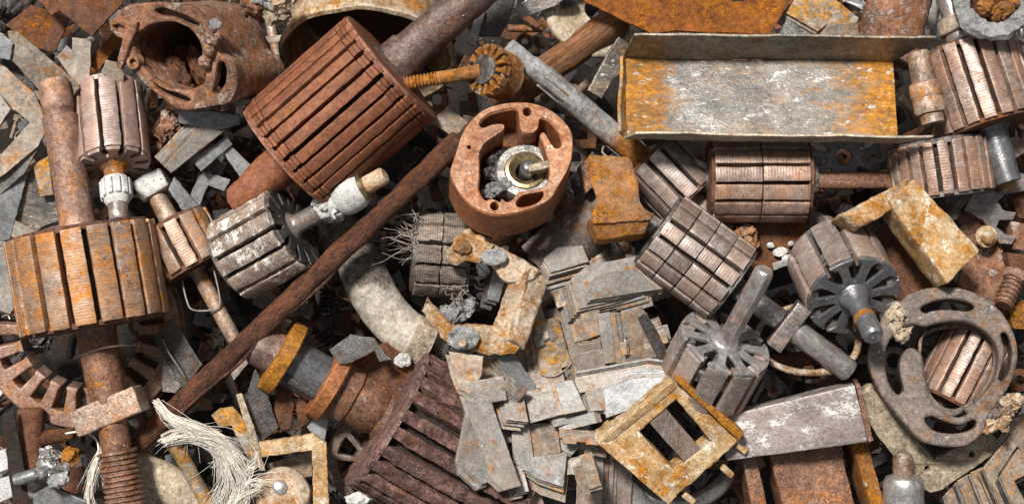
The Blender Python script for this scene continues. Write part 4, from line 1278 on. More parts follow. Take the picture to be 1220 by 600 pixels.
# the spill of laminations in the middle
laminations([(668, 366), (690, 361), (712, 452), (684, 458)], 82, [S, SR], 3, 'uppermost grey lamination of the slipped pack right of the yellow stained sheet', 4, -8, (-3, 0.6))
laminations([(633, 382), (665, 378), (681, 434), (644, 447)], 86, [SO, SR], 3, 'uppermost yellow orange stained lamination beside the hook shaped bracket', 6, 4, (-4, 0.5))
laminations([(608, 404), (630, 388), (645, 442), (620, 446)], 74, [SR, S], 2, 'uppermost lamination half under the yellow stained sheet', 4, 5)
laminations([(684, 421), (718, 415), (728, 452), (690, 460)], 94, [S, SR], 2, 'uppermost small square lamination below the slipped pack', 8, 2)
laminations([(691, 374), (714, 369), (716, 398), (700, 404)], 96, [SR, S], 3, 'uppermost little rusty edged lamination on the slipped pack', -4, 8, (-2, 0.5))
laminations([(712, 374), (726, 371), (734, 431), (720, 433)], 100, [S, SR], 4, 'uppermost narrow lamination with rust brown edges', 2, 10, (3.2, 0.2))
laminations([(726, 384), (764, 364), (796, 420), (748, 436)], 90, [SR, S], 2, 'uppermost dark stained lamination left of the leaning strip', 10, -10)
laminations([(680, 332), (700, 316), (768, 303), (796, 342), (744, 356), (690, 368)], 98, [S, SR], 3, 'uppermost long notched lamination below the grey shell', -6, 6, (-2, 2.2))
laminations([(700, 340), (711, 327), (757, 320), (784, 345), (740, 352), (702, 358)], 106, [S], 2, 'uppermost smooth grey tongue on the long notched lamination', -8, 5)
laminations([(647, 309), (664, 294), (694, 292), (702, 312), (656, 325)], 92, [S, SR], 3, 'uppermost bent lamination wedged beneath the grey shell', -14, 4, (-1, 2.6))
laminations([(647, 336), (680, 324), (682, 346), (646, 358)], 78, [SR, SO], 2, 'uppermost rust flecked lamination beside the cream bracket stem', -4, 4)
laminations([(534, 418), (576, 424), (574, 446), (560, 470), (548, 464), (541, 446)], 130, [SR], 1, 'brownish torn lamination hanging under the hook shaped bracket', -10, 4)
laminations([(553, 467), (569, 453), (600, 447), (604, 476), (586, 479), (594, 503), (621, 578), (600, 584), (586, 571)], 134, [S, S], 2, 'uppermost big pale angled lamination lying on the crumbling rotor', 3, -5, (-1.5, 0.4))
laminations([(561, 482), (586, 572), (574, 576), (552, 556), (549, 541)], 126, [S], 2, 'uppermost pale sheet under the big angled lamination', 2, 8)
laminations([(596, 461), (607, 446), (630, 464), (618, 477)], 136, [S], 2, 'uppermost little diamond lamination near the big angled one', 10, 10)
laminations([(600, 475), (624, 471), (630, 503), (604, 500)], 128, [S, SR], 2, 'uppermost torn edged lamination, first of the row', -12, 4)
laminations([(625, 471), (661, 466), (672, 493), (632, 504)], 116, [S], 3, 'uppermost torn edged lamination, second of the row', -14, -4, (-1, -1.5))
laminations([(660, 456), (682, 452), (699, 488), (671, 494)], 120, [S, SR], 3, 'uppermost torn edged lamination, third of the row', -10, -6, (-3, 0.4))
laminations([(697, 467), (718, 460), (722, 488), (703, 490)], 116, [S], 2, 'uppermost torn edged lamination, fourth of the row', -12, 6)
laminations([(716, 463), (756, 450), (798, 448), (780, 478), (722, 498)], 116, [SB, S], 3, 'uppermost wide lamination reaching toward the cream square frame', -10, -6, (-1, -2))
laminations([(684, 452), (770, 436), (802, 440), (798, 450), (690, 468)], 108, [S, SR, SD], 4, 'uppermost long thin lamination edge above the torn row', -20, 0, (0.5, -2))
laminations([(620, 504), (664, 503), (668, 539), (634, 545)], 104, [SR], 2, 'uppermost rust flecked square lamination under the torn row', -4, 4)
laminations([(609, 505), (630, 504), (636, 544), (676, 538), (671, 580), (640, 570), (611, 550)], 110, [S, SR, SO], 4, 'uppermost notched lamination with orange stacked edges', -4, 2, (0.3, 2.2))
laminations([(664, 512), (709, 493), (690, 533), (681, 542), (666, 534)], 100, [S, SR], 2, 'uppermost leaf shaped lamination pointing to the torn row', -4, -10)
laminations([(640, 408), (654, 404), (660, 440), (648, 446)], 66, [S], 1, 'dull lamination under the yellow stained sheet', 0, 0)
laminations([(590, 425), (612, 420), (640, 462), (630, 474), (604, 446)], 106, [SB, S], 2, 'uppermost bluish lamination between bracket and torn row', 6, 4)
laminations([(588, 318), (606, 320), (594, 360), (580, 356)], 70, [SB, SD], 3, 'uppermost dull bluish lamination inside the hook shaped bracket', 4, 6)
laminations([(690, 520), (702, 502), (720, 538), (717, 602), (686, 602)], 76, ['lamination_grey', SR], 3, 'uppermost brownish upright lamination beside the cream square frame', 3, 3, (4, 0))
# more thin sheets of the same spill, packed between the larger ones
rq = random.Random(23)
SPILL = [(612, 340, 60), (640, 370, 50), (660, 400, 62), (700, 350, 66), (728, 330, 70), (750, 380, 70), (770, 410, 66), (740, 420, 78), (706, 440, 80), (650, 452, 84), (622, 486, 96), (590, 520, 100), (640, 528, 86),
         (690, 480, 84), (740, 470, 86), (770, 440, 86), (660, 560, 60), (620, 440, 70), (600, 480, 90), (664, 340, 58), (700, 300, 60), (720, 396, 84), (650, 486, 88), (694, 512, 76), (716, 500, 70), (630, 548, 76), (580, 440, 84)]
for _k in range(46):
    SPILL.append((rq.uniform(585, 785), rq.uniform(300, 575), None))
for i, (sx_, sy_, sz_) in enumerate(SPILL):
    if sz_ is None:
        if not (sy_ < 470 and sx_ > 640 + (sy_ < 330) * 20 or sy_ >= 440 and sx_ < 720 or 690 < sx_ and sy_ < 480):
            continue
        sz_ = 84 + 26 * max(0, (sy_ - 420) / 100) + rq.uniform(-12, 16)
    a_ = rad(rq.choice([-14, -10, 8, 70, 78, -16]) + rq.uniform(-8, 8))
    w_, h_ = (rq.uniform(16, 27), rq.uniform(12, 22)) if i < 27 else (rq.uniform(12, 24), rq.uniform(4.5, 9))
    q = [(sx_ + u * w_ * cos(a_) - v_ * h_ * sin(a_), sy_ + u * w_ * sin(a_) + v_ * h_ * cos(a_)) for u, v_ in ((-1, -1), (1, -1), (1, 1), (0.2, 1), (0.2, 0.5), (-0.3, 0.5), (-0.3, 1), (-1, 1))]
    if i % 3:
        q = q[:3] + q[7:]
    near = min(((s_, x_, y_) for _o, s_, x_, y_ in THINGS if s_), key=lambda k_: (k_[1] - sx_) ** 2 + (k_[2] - sy_) ** 2)[0]
    laminations(q, sz_, [S, SR] if i % 2 else [SR, S], 2, f"uppermost thin {'notched' if i % 3 == 0 else 'square cut'} sheet of a pack spilled near {near}", rq.uniform(-15, 15), rq.uniform(-15, 15), (rq.uniform(-3, 3), rq.uniform(-2.5, 2.5)), 3.2)
sheet('leaning_strip', 'dark thin leaning strip with shiny edge between laminations and bladed rotor', 'strip', [(760, 378), (770, 372), (804, 436), (798, 450), (782, 424)], 96, SD, 4, 6, 24)
sheet('steel_flap', 'brown flat steel bar beside the crumbling rotor tail', 'bar', [(600, 560), (640, 572), (648, 600), (590, 606)], 76, 'lamination_brown', 12, 4, 3)
sheet('dark_sheet', 'dark brown sheet below the notched laminations', 'sheet', [(636, 574), (690, 562), (700, 612), (630, 612)], 40, 'steel_dark', 5, 4, 3)

# sheets at the far left
sheet('steel_strip', 'tan steel strip with rounded end behind the tan armature shaft', 'strip', [(10, 37), (22, 38), (92, 98), (95, 105), (78, 129), (60, 122), (15, 72)], 84, SR, 4, 6, -4, group=LAM)
sheet('steel_angle', 'wide tan steel sheet with square opening at the left edge of heap', 'sheet', [(-20, 62), (0, 74), (42, 112), (58, 150), (46, 174), (6, 208), (-20, 224)], 70, SR, 4, 3, -5, [[(-6, 158), (18, 131), (36, 146), (2, 184)]], group=LAM)
sheet('steel_tongue', 'pale steel tongue lying on the wide tan sheet', 'sheet', [(-20, 104), (0, 112), (13, 130), (0, 150), (-20, 160)], 84, S, 4, 0, -6, group=LAM)
sheet('steel_tab', 'forked greyish steel tab above the small pinkish armature', 'tab', [(67, 68), (80, 54), (86, 60), (86, 45), (109, 47), (107, 94), (91, 102)], 60, SR, 4, -6, 6, group=LAM)
sheet('steel_chip', 'crumpled grey chip at the top of small pinkish armature', 'chip', [(121, 86), (126, 71), (139, 74), (148, 88), (146, 114), (134, 108)], 78, SR, 3, 8, 12, group=LAM)
sheet('steel_corner', 'dark bluish sheet corner above the wide tan sheet', 'sheet', [(-14, 36), (4, 40), (16, 52), (12, 72), (-14, 66)], 90, SB, 4, 4, 0, group=LAM)
sheet('steel_strip', 'narrow dark strip between the tan strip and the wide sheet', 'strip', [(-10, 62), (8, 68), (44, 98), (40, 110), (0, 78)], 60, SD, 4, 4, 12, group=LAM)
sheet('steel_strip', 'bluish steel strip slanting down the left edge', 'strip', [(-10, 236), (24, 196), (34, 206), (12, 284), (-6, 292)], 50, SB, 4, 4, 8, group=LAM)
sheet('steel_strip', 'pale crinkled strip beside the broad tan armature', 'strip', [(-12, 286), (10, 288), (20, 362), (12, 374), (-10, 366)], 46, S, 4, 4, 8, group=LAM)
sheet('steel_strip', 'grey steel strip with sharp corner below the wide tan sheet', 'strip', [(-8, 212), (18, 186), (46, 176), (30, 206), (0, 232)], 60, S, 4, 8, -4, group=LAM)
sheet('speckled_sheet', 'rust and white speckled panel left of the tan armature shaft', 'panel', [(26, 216), (44, 192), (58, 190), (72, 262), (40, 274), (18, 262)], 40, 'channel_zinc', 4, 6, 4)
sheet('steel_tab', 'yellow spotted tab beside the tan armature shaft', 'tab', [(40, 196), (58, 186), (64, 232), (48, 234)], 52, SO, 4, 2, 4, group=LAM)

# strips between the small armatures and the large red brown one
sheet('steel_bar', 'bluish grey flat bar lying level under the round cast housing', 'bar', [(213, 134), (222, 131), (252, 131), (286, 137), (286, 148), (257, 155), (214, 146)], 84, SB, 7, 12, 0, group=LAM)
laminations([(195, 198), (243, 147), (266, 157), (204, 206)], 82, [S, SR], 3, 'uppermost pale speckled strip pointing at the white block', 10, 6, (-2, -2))
sheet('steel_bar', 'bluish bar with rounded end crossing below the pale speckled strip', 'bar', [(233, 196), (236, 185), (270, 162), (277, 172), (240, 204)], 66, SB, 6, 8, 6, group=LAM)
sheet('steel_bar', 'bluish short bar running toward the mauve shaft', 'bar', [(265, 181), (276, 174), (300, 198), (286, 211)], 60, SB, 6, 3, 6, group=LAM)
sheet('bent_strip', 'grey angled strip like a boomerang beneath the bluish bars', 'strip', [(226, 234), (237, 209), (246, 205), (275, 214), (267, 228), (248, 221), (237, 247)], 46, SB, 5, 4, 4, group=LAM)
sheet('steel_bar', 'slate grey bar next to the small orange tinged armature', 'bar', [(201, 226), (208, 210), (240, 249), (224, 260)], 62, SB, 6, 4, 4, group=LAM)
sheet('steel_tab', 'dark little tab below the bluish crossing bar', 'tab', [(246, 196), (258, 188), (268, 200), (254, 210)], 40, SD, 5, 4, 4, group=LAM)
solo('rust_clod', 'knobbly brown rust clod under the round cast housing', 'clod', 204, 156, 48, lean(), lump(None, 'rust_clod', (0, 0, 0), (17, 22, 16), '', 0.6, 3), 'cast_brown')
solo('rust_clod', 'small brown clod beside the pinkish armature', 'clod', 186, 176, 30, lean(), lump(None, 'rust_clod', (0, 0, 0), (16, 14, 14), '', 0.6, 5), 'shaft_red')

# sheets in the lower left
laminations([(191, 395), (207, 380), (241, 434), (226, 454)], 62, [SD, SD], 2, 'uppermost dark sheet with pale worn edge left of the long bar', 4, -8)
sheet('speckled_sheet', 'white speckled panel under the dark pale edged sheet', 'panel', [(194, 416), (222, 452), (210, 468), (194, 466)], 46, 'channel_zinc', 4, 2, -4)
sheet('pointed_steel_scrap', 'dark pointed blade of sheet steel below the long bar', 'blade', [(289, 488), (304, 438), (316, 462), (332, 508), (312, 526)], 58, SD, 4, 6, 6, group=LAM)
sheet('brown_tab', 'brown rounded tab hanging beneath the ochre ring', 'tab', [(331, 458), (348, 454), (351, 482), (346, 510), (331, 512), (327, 490)], 48, 'rust_dark', 6, 4, -4)
sheet('brown_tab', 'rusty narrow tab between ochre ring and copper ring', 'tab', [(352, 474), (364, 470), (370, 500), (356, 512)], 44, 'rust_dark', 6, 4, -4)
sheet('steel_tab', 'slate tab pointing down beneath the copper ring', 'tab', [(356, 452), (376, 468), (392, 500), (386, 534), (366, 508)], 40, SB, 5, 4, -4, group=LAM)
sheet('hooked_sheet', 'dark hooked sheet above the copper ring', 'sheet', [(392, 416), (418, 398), (446, 402), (458, 420), (467, 428), (452, 431), (446, 418), (418, 432), (404, 434)], 84, SD, 4, -6, 4)
sheet('rusty_sheet', 'dark red rusty panel between curved pipe and crumbling rotor', 'panel', [(410, 424), (470, 404), (520, 410), (498, 452), (470, 486), (436, 476)], 44, 'rust_dark', 6, 4, 4)
sheet('hook_strap', 'orange and zinc hooked strap beside the white fibres', 'strap', [(252, 494), (262, 486), (278, 484), (290, 497), (314, 552), (302, 560), (276, 506), (262, 508)], 66, SO, 6, 5, 5)
sheet('wire_strip', 'thin olive strip crossing the hooked strap', 'strip', [(281, 470), (288, 468), (304, 512), (316, 560), (309, 560), (296, 516)], 72, 'tan_pipe', 3, 5, 12)
sheet('square_frame', 'orange flecked square wire frame corner above the cream cap', 'frame', [(309, 526), (374, 516), (389, 527), (393, 610), (374, 610), (372, 535), (312, 543)], 70, 'cream_orange', 12, 4, 3)
sheet('flat_scrap', 'brownish grey sheet inside the square frame', 'sheet', [(318, 552), (372, 536), (372, 566), (322, 578)], 40, SR, 4, 4, 8)
t = thing('cream_cap', 'cream coloured round cap with a grey stud', 'cap', 337, 588, 78, lean(-12, 4, 0), 'the cream cap')
v, f = lathe([(-8, 30), (0, 33), (6, 31), (10, 22), (11, 3)], 30)
part(t, 'disc', mesh('disc', nv(v @ M.T, 1.8, 0.05, 3), f, 50), 'cream')
v, f = lathe([(8, 8.5), (13, 8.5), (14, 7)], 22)
part(t, 'stud', mesh('stud', v @ M.T + np.array([-3, 7, 0]), f), 'aluminium_grey')
R = lean(4, -12)
t = thing('slotted_disc', 'grey brown slotted disc partly under the crumbling rotor', 'disc', 441, 548, 22, R, 'the slotted disc')
part(t, 'plate', slab(circle(54, 50), 9, [arc(40, a, a + 34, 6) + arc(18, a + 30, a + 4, 5) for a in range(0, 360, 45)], 1.5), 'cast_grey')
solo('white_flake', 'small white plaster flake on the dark red panel', 'flake', 480, 429, 58, lean(10, 12), lump(None, 'white_flake', (0, 0, 0), (10, 8, 4), '', 0.6, 7), 'white_corrosion')
solo('white_flake', 'pale plaster flake beside the square frame foot', 'flake', 427, 594, 60, lean(10, 12), lump(None, 'white_flake', (0, 0, 0), (16, 9, 6), '', 0.6, 8), 'white_corrosion')
o, _ = rod('speckled_bar', 'orange and white speckled bar among the white fibres', 'bar', (202, 518), 84, (252, 606), 60, 9, SO, 12, 1.4, None)
o, _ = rod('pale_horn', 'pale grey horn shaped pipe stub between worm and fibres', 'pipe', (150, 545), 44, (246, 606), 40, 20, 'tan_pipe', 18, 2.0, None, [(0, 12), (3, 15), (60, 22), (-2, 26), (0, 20)])
o, _ = rod('rust_pipe', 'rusty brown pipe with side branch below the stator ring', 'pipe', (36, 486), 34, (40, 570), 30, 15, 'rust_dark', 18, 1.4, None)
turned(o, 'branch', [(0, 9), (40, 8), (44, 6)], 'rust_dark', 1.0, rot=Matrix.Rotation(rad(95), 3, 'Z'), loc=(36, 6, 0))
t = thing('valve_fitting', 'grey knobbly fitting with a short round arm', 'fitting', 62, 556, 70, lean(), 'the knobbly grey fitting')
lump(t, 'body', (0, 0, 0), (20, 22, 16), 'aluminium_grey', 0.5, 3)
lump(t, 'knob', (10, -14, 8), (12, 10, 9), 'crumpled_aluminium', 0.4, 4)
v, f = tube([(-8, -4, 0), (-24, -10, 0), (-44, -16, -2)], [8, 8, 8], 14, 5)
part(t, 'arm', mesh('arm', nv(v, 0.5, 0.05, 3), f, 60), 'steel_blue')
lump(t, 'rusty_eye', (22, 12, 2), (11, 13, 8), 'rust_orange', 0.5, 6)
sheet('steel_bar', 'slate bar along the lower edge beneath the knobbly fitting', 'bar', [(40, 588), (60, 576), (122, 604), (40, 612)], 52, SB, 8, 4, 0, group=LAM)
sheet('white_block', 'white painted block at the left edge below stator ring', 'block', [(-12, 540), (8, 534), (14, 556), (-12, 566)], 44, 'white_corrosion', 14, 4, 4)
sheet('white_block', 'white chipped block at the lower left corner', 'block', [(-12, 572), (12, 566), (16, 590), (-12, 602)], 40, 'white_corrosion', 14, 4, 4)
sheet('dark_slab', 'dark crusted slab leaning by the white blocks', 'slab', [(4, 494), (16, 488), (30, 560), (36, 612), (20, 612), (10, 560)], 56, 'rust_black', 10, 3, 14)

# ---------------------------------------------------------------- top edge
sheet('rust_sheet', 'olive brown rusty sheet folded down beside the round cast housing', 'sheet', [(36, -12), (46, 0), (62, 19), (72, 14), (104, 40), (110, 44), (117, 36), (146, 6), (150, -12)], 84, 'rust_dark', 5, -8, 4, warp=10)
sheet('rust_sheet', 'dark rust sheet behind the tan steel strip', 'sheet', [(6, 30), (38, 6), (84, 22), (66, 62), (40, 56), (20, 40)], 44, 'rust_dark', 5, 4, 4)
sheet('orange_strut', 'orange rusty strut behind the broken lug', 'strut', [(104, 74), (140, 34), (150, 44), (116, 86)], 40, 'rust_sheet', 6, 3, 3)
sheet('rust_sheet', 'broad bright orange rusted sheet above the steel channel', 'sheet', [(672, -14), (690, 0), (776, 41), (806, 38), (860, 42), (914, 47), (932, 16), (946, -14)], 82, 'rust_sheet', 6, -6, 2, [[(868, -8), (890, -8), (886, 2), (872, 2)]], warp=8, short='the bright orange sheet')
t = thing('wheel_bowl', 'dull tan bowl shaped wheel behind the bark textured rod', 'wheel', 712, 6, 26, lean(-12, 8), 'the tan wheel')
v, f = pipe_wall([(-24, 58), (-2, 66), (4, 64), (6, 56), (0, 44), (-10, 30), (-14, 14), (-24, 14)], 48)
part(t, 'rim', mesh('rim', nv(v @ M.T, 1.8, 0.03, 3), f, 60), 'tan_pipe')
for i, (bx, by) in enumerate([(-42, 12), (-30, 20), (-36, 2)]):
    lump(t, 'crater_crust', (bx, by, 4), (10, 9, 6), 'steel_dark', 0.5, i + 2)
sheet('speckled_strip', 'black and white speckled strip left of the steel channel', 'strip', [(700, 108), (722, 66), (737, 44), (746, 50), (742, 72), (716, 118)], 54, 'channel_zinc', 6, 4, 14)
sheet('grey_wedge', 'brownish grey wedge of steel near the top edge by the orange sheet', 'wedge', [(612, 10), (640, -8), (682, -8), (660, 8), (622, 22)], 54, 'steel_shaft', 8, 4, 4)
sheet('dark_fin', 'black finned sheet behind the toothed bolt', 'fin', [(566, 44), (578, -8), (616, -8), (604, 30), (596, 44)], 36, SD, 6, 4, 10)
sheet('dark_fin', 'slim dark fin beside the mauve shaft', 'fin', [(556, 52), (570, 10), (578, 12), (566, 56)], 48, 'aluminium_grey', 5, 4, 16)
sheet('steel_chip', 'flat grey chip between red brown armature and oval housing', 'chip', [(512, 146), (533, 127), (558, 146), (541, 164)], 70, SR, 5, 3, 4, group=LAM)
sheet('rust_strap', 'orange rusty strap below the splined shaft head', 'strap', [(590, 72), (614, 62), (622, 84), (604, 96)], 66, 'rust_orange', 8, 6, 6)
for i, (bx, by, s, mt) in enumerate([(306, 6, 18, 'cast_brown'), (330, 16, 16, 'tan_pipe'), (318, -4, 16, 'crumpled_aluminium'), (336, 2, 14, 'cream')]):
    solo('crust_clod', ['brown crust clod against the round cast housing', 'tan crust clod beside the cream cup rim', 'grey crust clod at the top edge by the housing', 'cream crust clod touching the cup rim'][i], 'clod', bx, by, 86 + 6 * i, lean(),
         lump(None, 'crust_clod', (0, 0, 0), (s, s * 0.9, s * 0.8), '', 0.5, 40 + i), mt)
laminations([(936, 16), (950, -6), (986, -8), (1023, 22), (1019, 32), (986, 29), (974, 38)], 66, [SO, SR], 2, 'uppermost orange stained steel sheet behind the channel', -4, 2)
sheet('bright_chip', 'bright crumpled metal chip behind the channel flange', 'chip', [(926, 40), (938, 22), (960, 30), (966, 46)], 60, 'crumpled_aluminium', 6, 4, 4)
sheet('steel_box', 'brown grey box end behind the channel flange', 'box', [(972, 46), (986, 29), (1019, 26), (1024, 48)], 64, SR, 14, 10, 4)
o, _ = rod('rust_drum', 'thick rusty cylinder poking out behind the steel channel', 'cylinder', (1052, 74), 44, (1088, -60), 44, 37, 'cast_brown', 30, 2.4, 'the thick rusty cylinder')
px, py, z = 1186, -4, 150
t = thing('silver_ring', 'crumpled silvery aluminium ring filled with rusty bits', 'ring', px, py, z, lean(10, 4), 'the silver ring')
v, f = pipe_wall([(-12, 52), (4, 52), (9, 47), (8, 36), (4, 31), (-12, 32)], 60)
v = nv(nv(v @ M.T, 3.4, 0.06, 3), 2.2, 0.2, 4)
part(t, 'ring', mesh('ring', v, f, 35), 'crumpled_aluminium')
v, f = lathe([(-10, 34), (-8, 33), (-7, 3)], 30)
part(t, 'filling', mesh('filling', nv(v @ M.T, 3, 0.08, 3), f, 60), 'rust_dark')
for i, (bx, by, s) in enumerate([(-10, -12, 11), (12, -16, 10), (2, -24, 7), (24, -6, 8)]):
    lump(t, 'rusty_bit', (bx, by, 0), (s, s, s), 'rust_orange', 0.5, 50 + i)

# ---------------------------------------------------------------- right side
R = lean(4, 6)
t = thing('slotted_lamination', 'dark grey slotted rotor lamination with a round hole under the channel', 'lamination', 1005, 187, 34, R, 'the dark slotted lamination')
part(t, 'disc', slab(star(11, 46, 21, 0.16, 0.2, neck=0.15), 6, [circle(10, 20)], 1), 'aluminium_dark')
teeth = [(1160, 226), (1170, 192), (1186, 168), (1212, 162), (1226, 178), (1204, 192), (1200, 204), (1226, 208), (1226, 226), (1196, 232), (1188, 240), (1194, 250), (1210, 253), (1206, 262), (1190, 262), (1186, 270), (1196, 278), (1210, 282), (1204, 291), (1190, 290), (1170, 262), (1148, 250)]
sheet('toothed_plate', 'grey stator plate with deep rounded teeth at the right edge', 'plate', teeth, 54, 'steel_shaft', 7, 2, 6, short='the toothed grey plate')
sheet('rust_plate', 'mottled red rust plate below the toothed grey plate', 'plate', [(1136, 250), (1164, 244), (1192, 290), (1202, 330), (1190, 352), (1178, 374), (1160, 352), (1140, 342), (1150, 300)], 40, 'cast_brown', 7, 2, 4)
sheet('rust_plate', 'dark brown plate in the shade of the cream angle bracket', 'plate', [(1038, 276), (1072, 256), (1134, 336), (1108, 350), (1062, 362), (1048, 330)], 34, 'rust_dark', 7, 4, 4)
t = thing('flange_bolt', 'cream capped bolt in the mottled rust plate', 'bolt', 1174, 281, 62, lean(8, 10), None)
v, f = lathe([(-12, 7), (0, 7), (1, 13), (4, 13), (5, 8.5), (10, 8), (12, 5)], 22)
part(t, 'head', mesh('head', nv(v @ M.T, 0.8, 0.06, 3), f, 45), 'cream_rust')
t = thing('threaded_bolt', 'pinkish rusty threaded bolt beside the end frame', 'bolt', 1200, 352, 78, along(118, 20), None)
worm(t, 'thread', -22, 20, 12, 'shaft_red', 6, 2)
turned(t, 'head', [(-34, 10), (-33, 15), (-22, 15), (-21, 9)], 'shaft_red', 1.0, 6)
for i, (pts, mt) in enumerate([([(1202, 236), (1226, 226), (1226, 262), (1210, 258)], 'rust_dark'), ([(1200, 262), (1226, 268), (1226, 300), (1204, 296)], 'cast_brown'), ([(1196, 300), (1226, 304), (1226, 340), (1206, 342)], 'rust_dark'), ([(1198, 366), (1226, 358), (1226, 392), (1204, 390)], 'ochre_band')]):
    sheet('rust_wedge', ['rust dark wedge filling the first gap of the toothed plate', 'brown wedge beside the lowest tooth of the toothed plate', 'dark wedge above the pinkish threaded bolt', 'ochre wedge below the pinkish threaded bolt'][i], 'wedge', pts, 30 + 8 * i, mt, 16, 5, 10)
o, _ = rod('grey_spindle', 'grey spindle with ochre rust dropping past the narrow barred armature', 'spindle', (1186, 150), 62, (1202, 236), 66, 10, 'steel_orange', 16, 1.2, None, [(0, 12), (30, 11), (32, 8), (60, 9), (-8, 12), (0, 9)])
sheet('flaked_plate', 'dark rusty plate with white flakes beneath the level armature', 'plate', [(858, 268), (962, 258), (970, 296), (930, 316), (896, 334), (866, 312)], 32, 'rust_dark', 6, 4, 4)
for i, (bx, by, s) in enumerate([(930, 300, 9), (918, 292, 5), (942, 290, 4), (938, 308, 7)]):
    solo('white_flake', 'white flake lying on the dark plate under the level armature', 'flake', bx, by, 42, lean(8, 8), lump(None, 'white_flake', (0, 0, 0), (s, s * 0.7, 1.4), '', 0.9, 70 + i), 'white_corrosion', group='white flakes on the dark plate')
sheet('steel_edge', 'pale steel edge strip below the white flakes', 'strip', [(920, 314), (960, 300), (964, 306), (922, 322)], 48, S, 4, 6, 3, group=LAM)
solo('rust_clod', 'bright orange clod between crosscut and level armatures', 'clod', 889, 282, 52, lean(), lump(None, 'rust_clod', (0, 0, 0), (15, 17, 13), '', 0.5, 13), 'rust_orange')
t = thing('wire_hoop', 'pale thick wire hoop under the square collared shaft', 'hoop', 962, 404, 46, lean(-52, 0, 4), 'the pale wire hoop')
hp = [(60 * cos(rad(a)), 60 * sin(rad(a)), 0) for a in range(0, 361, 12)]
v, f = tube(hp, 4.2, 10, 3)
part(t, 'hoop_wire', mesh('hoop_wire', nv(v, 1.2, 0.05, 3), f, 60), 'cream')
solo('crust_clod', 'cream crusted knob on the upper end of the end frame', 'knob', 1072, 382, 92, lean(), lump(None, 'crust_clod', (0, 0, 0), (18, 21, 14), '', 0.6, 21), 'tan_pipe')
solo('crust_clod', 'brown knob inside the rim of the end frame', 'knob', 1104, 480, 50, lean(), lump(None, 'crust_clod', (0, 0, 0), (24, 14, 12), '', 0.7, 23), 'rust_dark')
v, f = tube([(752, 574, 30), (780, 596, 42), (820, 598, 48), (852, 584, 44), (868, 566, 36)], [9, 10, 11, 11, 9], 14, 6)
v = np.array([tuple(W(*p)) for p in v]) / U
o = bpy.data.objects.new('bent_conduit', mesh('bent_conduit', nv(v, 1.2, 0.04, 3), f, 60))
o.data.materials.append(MATS['aluminium_grey'])
COL.objects.link(o)
props(o, 'dull grey bent conduit below the cream square frame', 'conduit')
sheet('dark_wall', 'dark grey plate left of the bent conduit', 'plate', [(722, 570), (740, 556), (780, 600), (772, 614), (716, 614)], 52, 'aluminium_grey', 8, 3, 8)
CHV = [[(1171, 557), (1204, 517), (1212, 530), (1188, 566), (1206, 604), (1192, 606)], [(1191, 568), (1213, 534), (1230, 546), (1230, 560), (1208, 572), (1226, 606), (1208, 606)], [(1156, 562), (1170, 556), (1188, 604), (1174, 608)], [(1140, 572), (1153, 564), (1168, 606), (1154, 608)], [(1126, 588), (1138, 574), (1148, 606), (1132, 608)]]
for i, q in enumerate(CHV):
    laminations(q, 82 - 9 * i if i != 1 else 90, [SR, S, SD], 2, ['uppermost chevron lamination with long upper arm by the olive strap', 'uppermost chevron lamination in the lower corner, wide armed', 'uppermost narrow slanting lamination, first beside the chevrons', 'uppermost narrow slanting lamination, second beside the chevrons', 'uppermost narrow slanting lamination, third beside the chevrons'][i], 4, 10)
sheet('tan_plate', 'tan stained plate right of the white crusted end frame corner', 'plate', [(1196, 518), (1206, 498), (1230, 488), (1230, 548), (1212, 532)], 78, SR, 6, 3, 5)
o, _ = rod('spotted_pipe', 'black and cream spotted pipe between brushed block and strap', 'pipe', (1026, 464), 40, (1104, 552), 40, 14, 'tan_pipe', 16, 1.2, None)
o, _ = rod('dark_bar', 'dark round bar below the square collared shaft', 'bar', (920, 432), 30, (1004, 420), 34, 9, 'rust_dark', 14, 1.0, None)

# ---------------------------------------------------------------- wires and fibres
def wire(name, label, pts, r, mat, cat='wire'):
    v, f = tube([tuple(W(*p) / U) for p in pts], r, 7, 6)
    o = bpy.data.objects.new(name, mesh(name, v, f, 180))
    o.data.materials.append(MATS[mat])
    COL.objects.link(o)
    props(o, label, cat)
    return o


wire('bent_wire', 'thin wire wrapped over the red shaft below the tan armature', [(88, 426, 96), (104, 420, 118), (124, 414, 126), (146, 411, 122), (160, 411, 104)], 1.3, 'steel_plate')
wire('bent_wire', 'thin squared wire loop beside the small orange tinged armature', [(217, 333, 62), (222, 356, 66), (230, 369, 68), (256, 368, 68), (262, 356, 66), (254, 318, 64)], 1.1, 'steel_plate')
wire('bent_wire', 'fine wire curling over the dark pale edged sheet', [(194, 404, 70), (200, 418, 74), (212, 436, 74), (222, 452, 70)], 0.9, 'steel_plate')
wire('bent_wire', 'thin wire hanging from the yellow stained lamination', [(644, 446, 84), (660, 448, 88), (676, 438, 90), (681, 430, 88)], 1.0, 'steel_plate')
wire('bent_wire', 'pale cord curling beside the worm', [(78, 516, 84), (98, 514, 90), (114, 522, 92), (117, 540, 90), (108, 566, 86), (104, 590, 80), (110, 606, 78)], 1.2, 'fibre', 'cord')


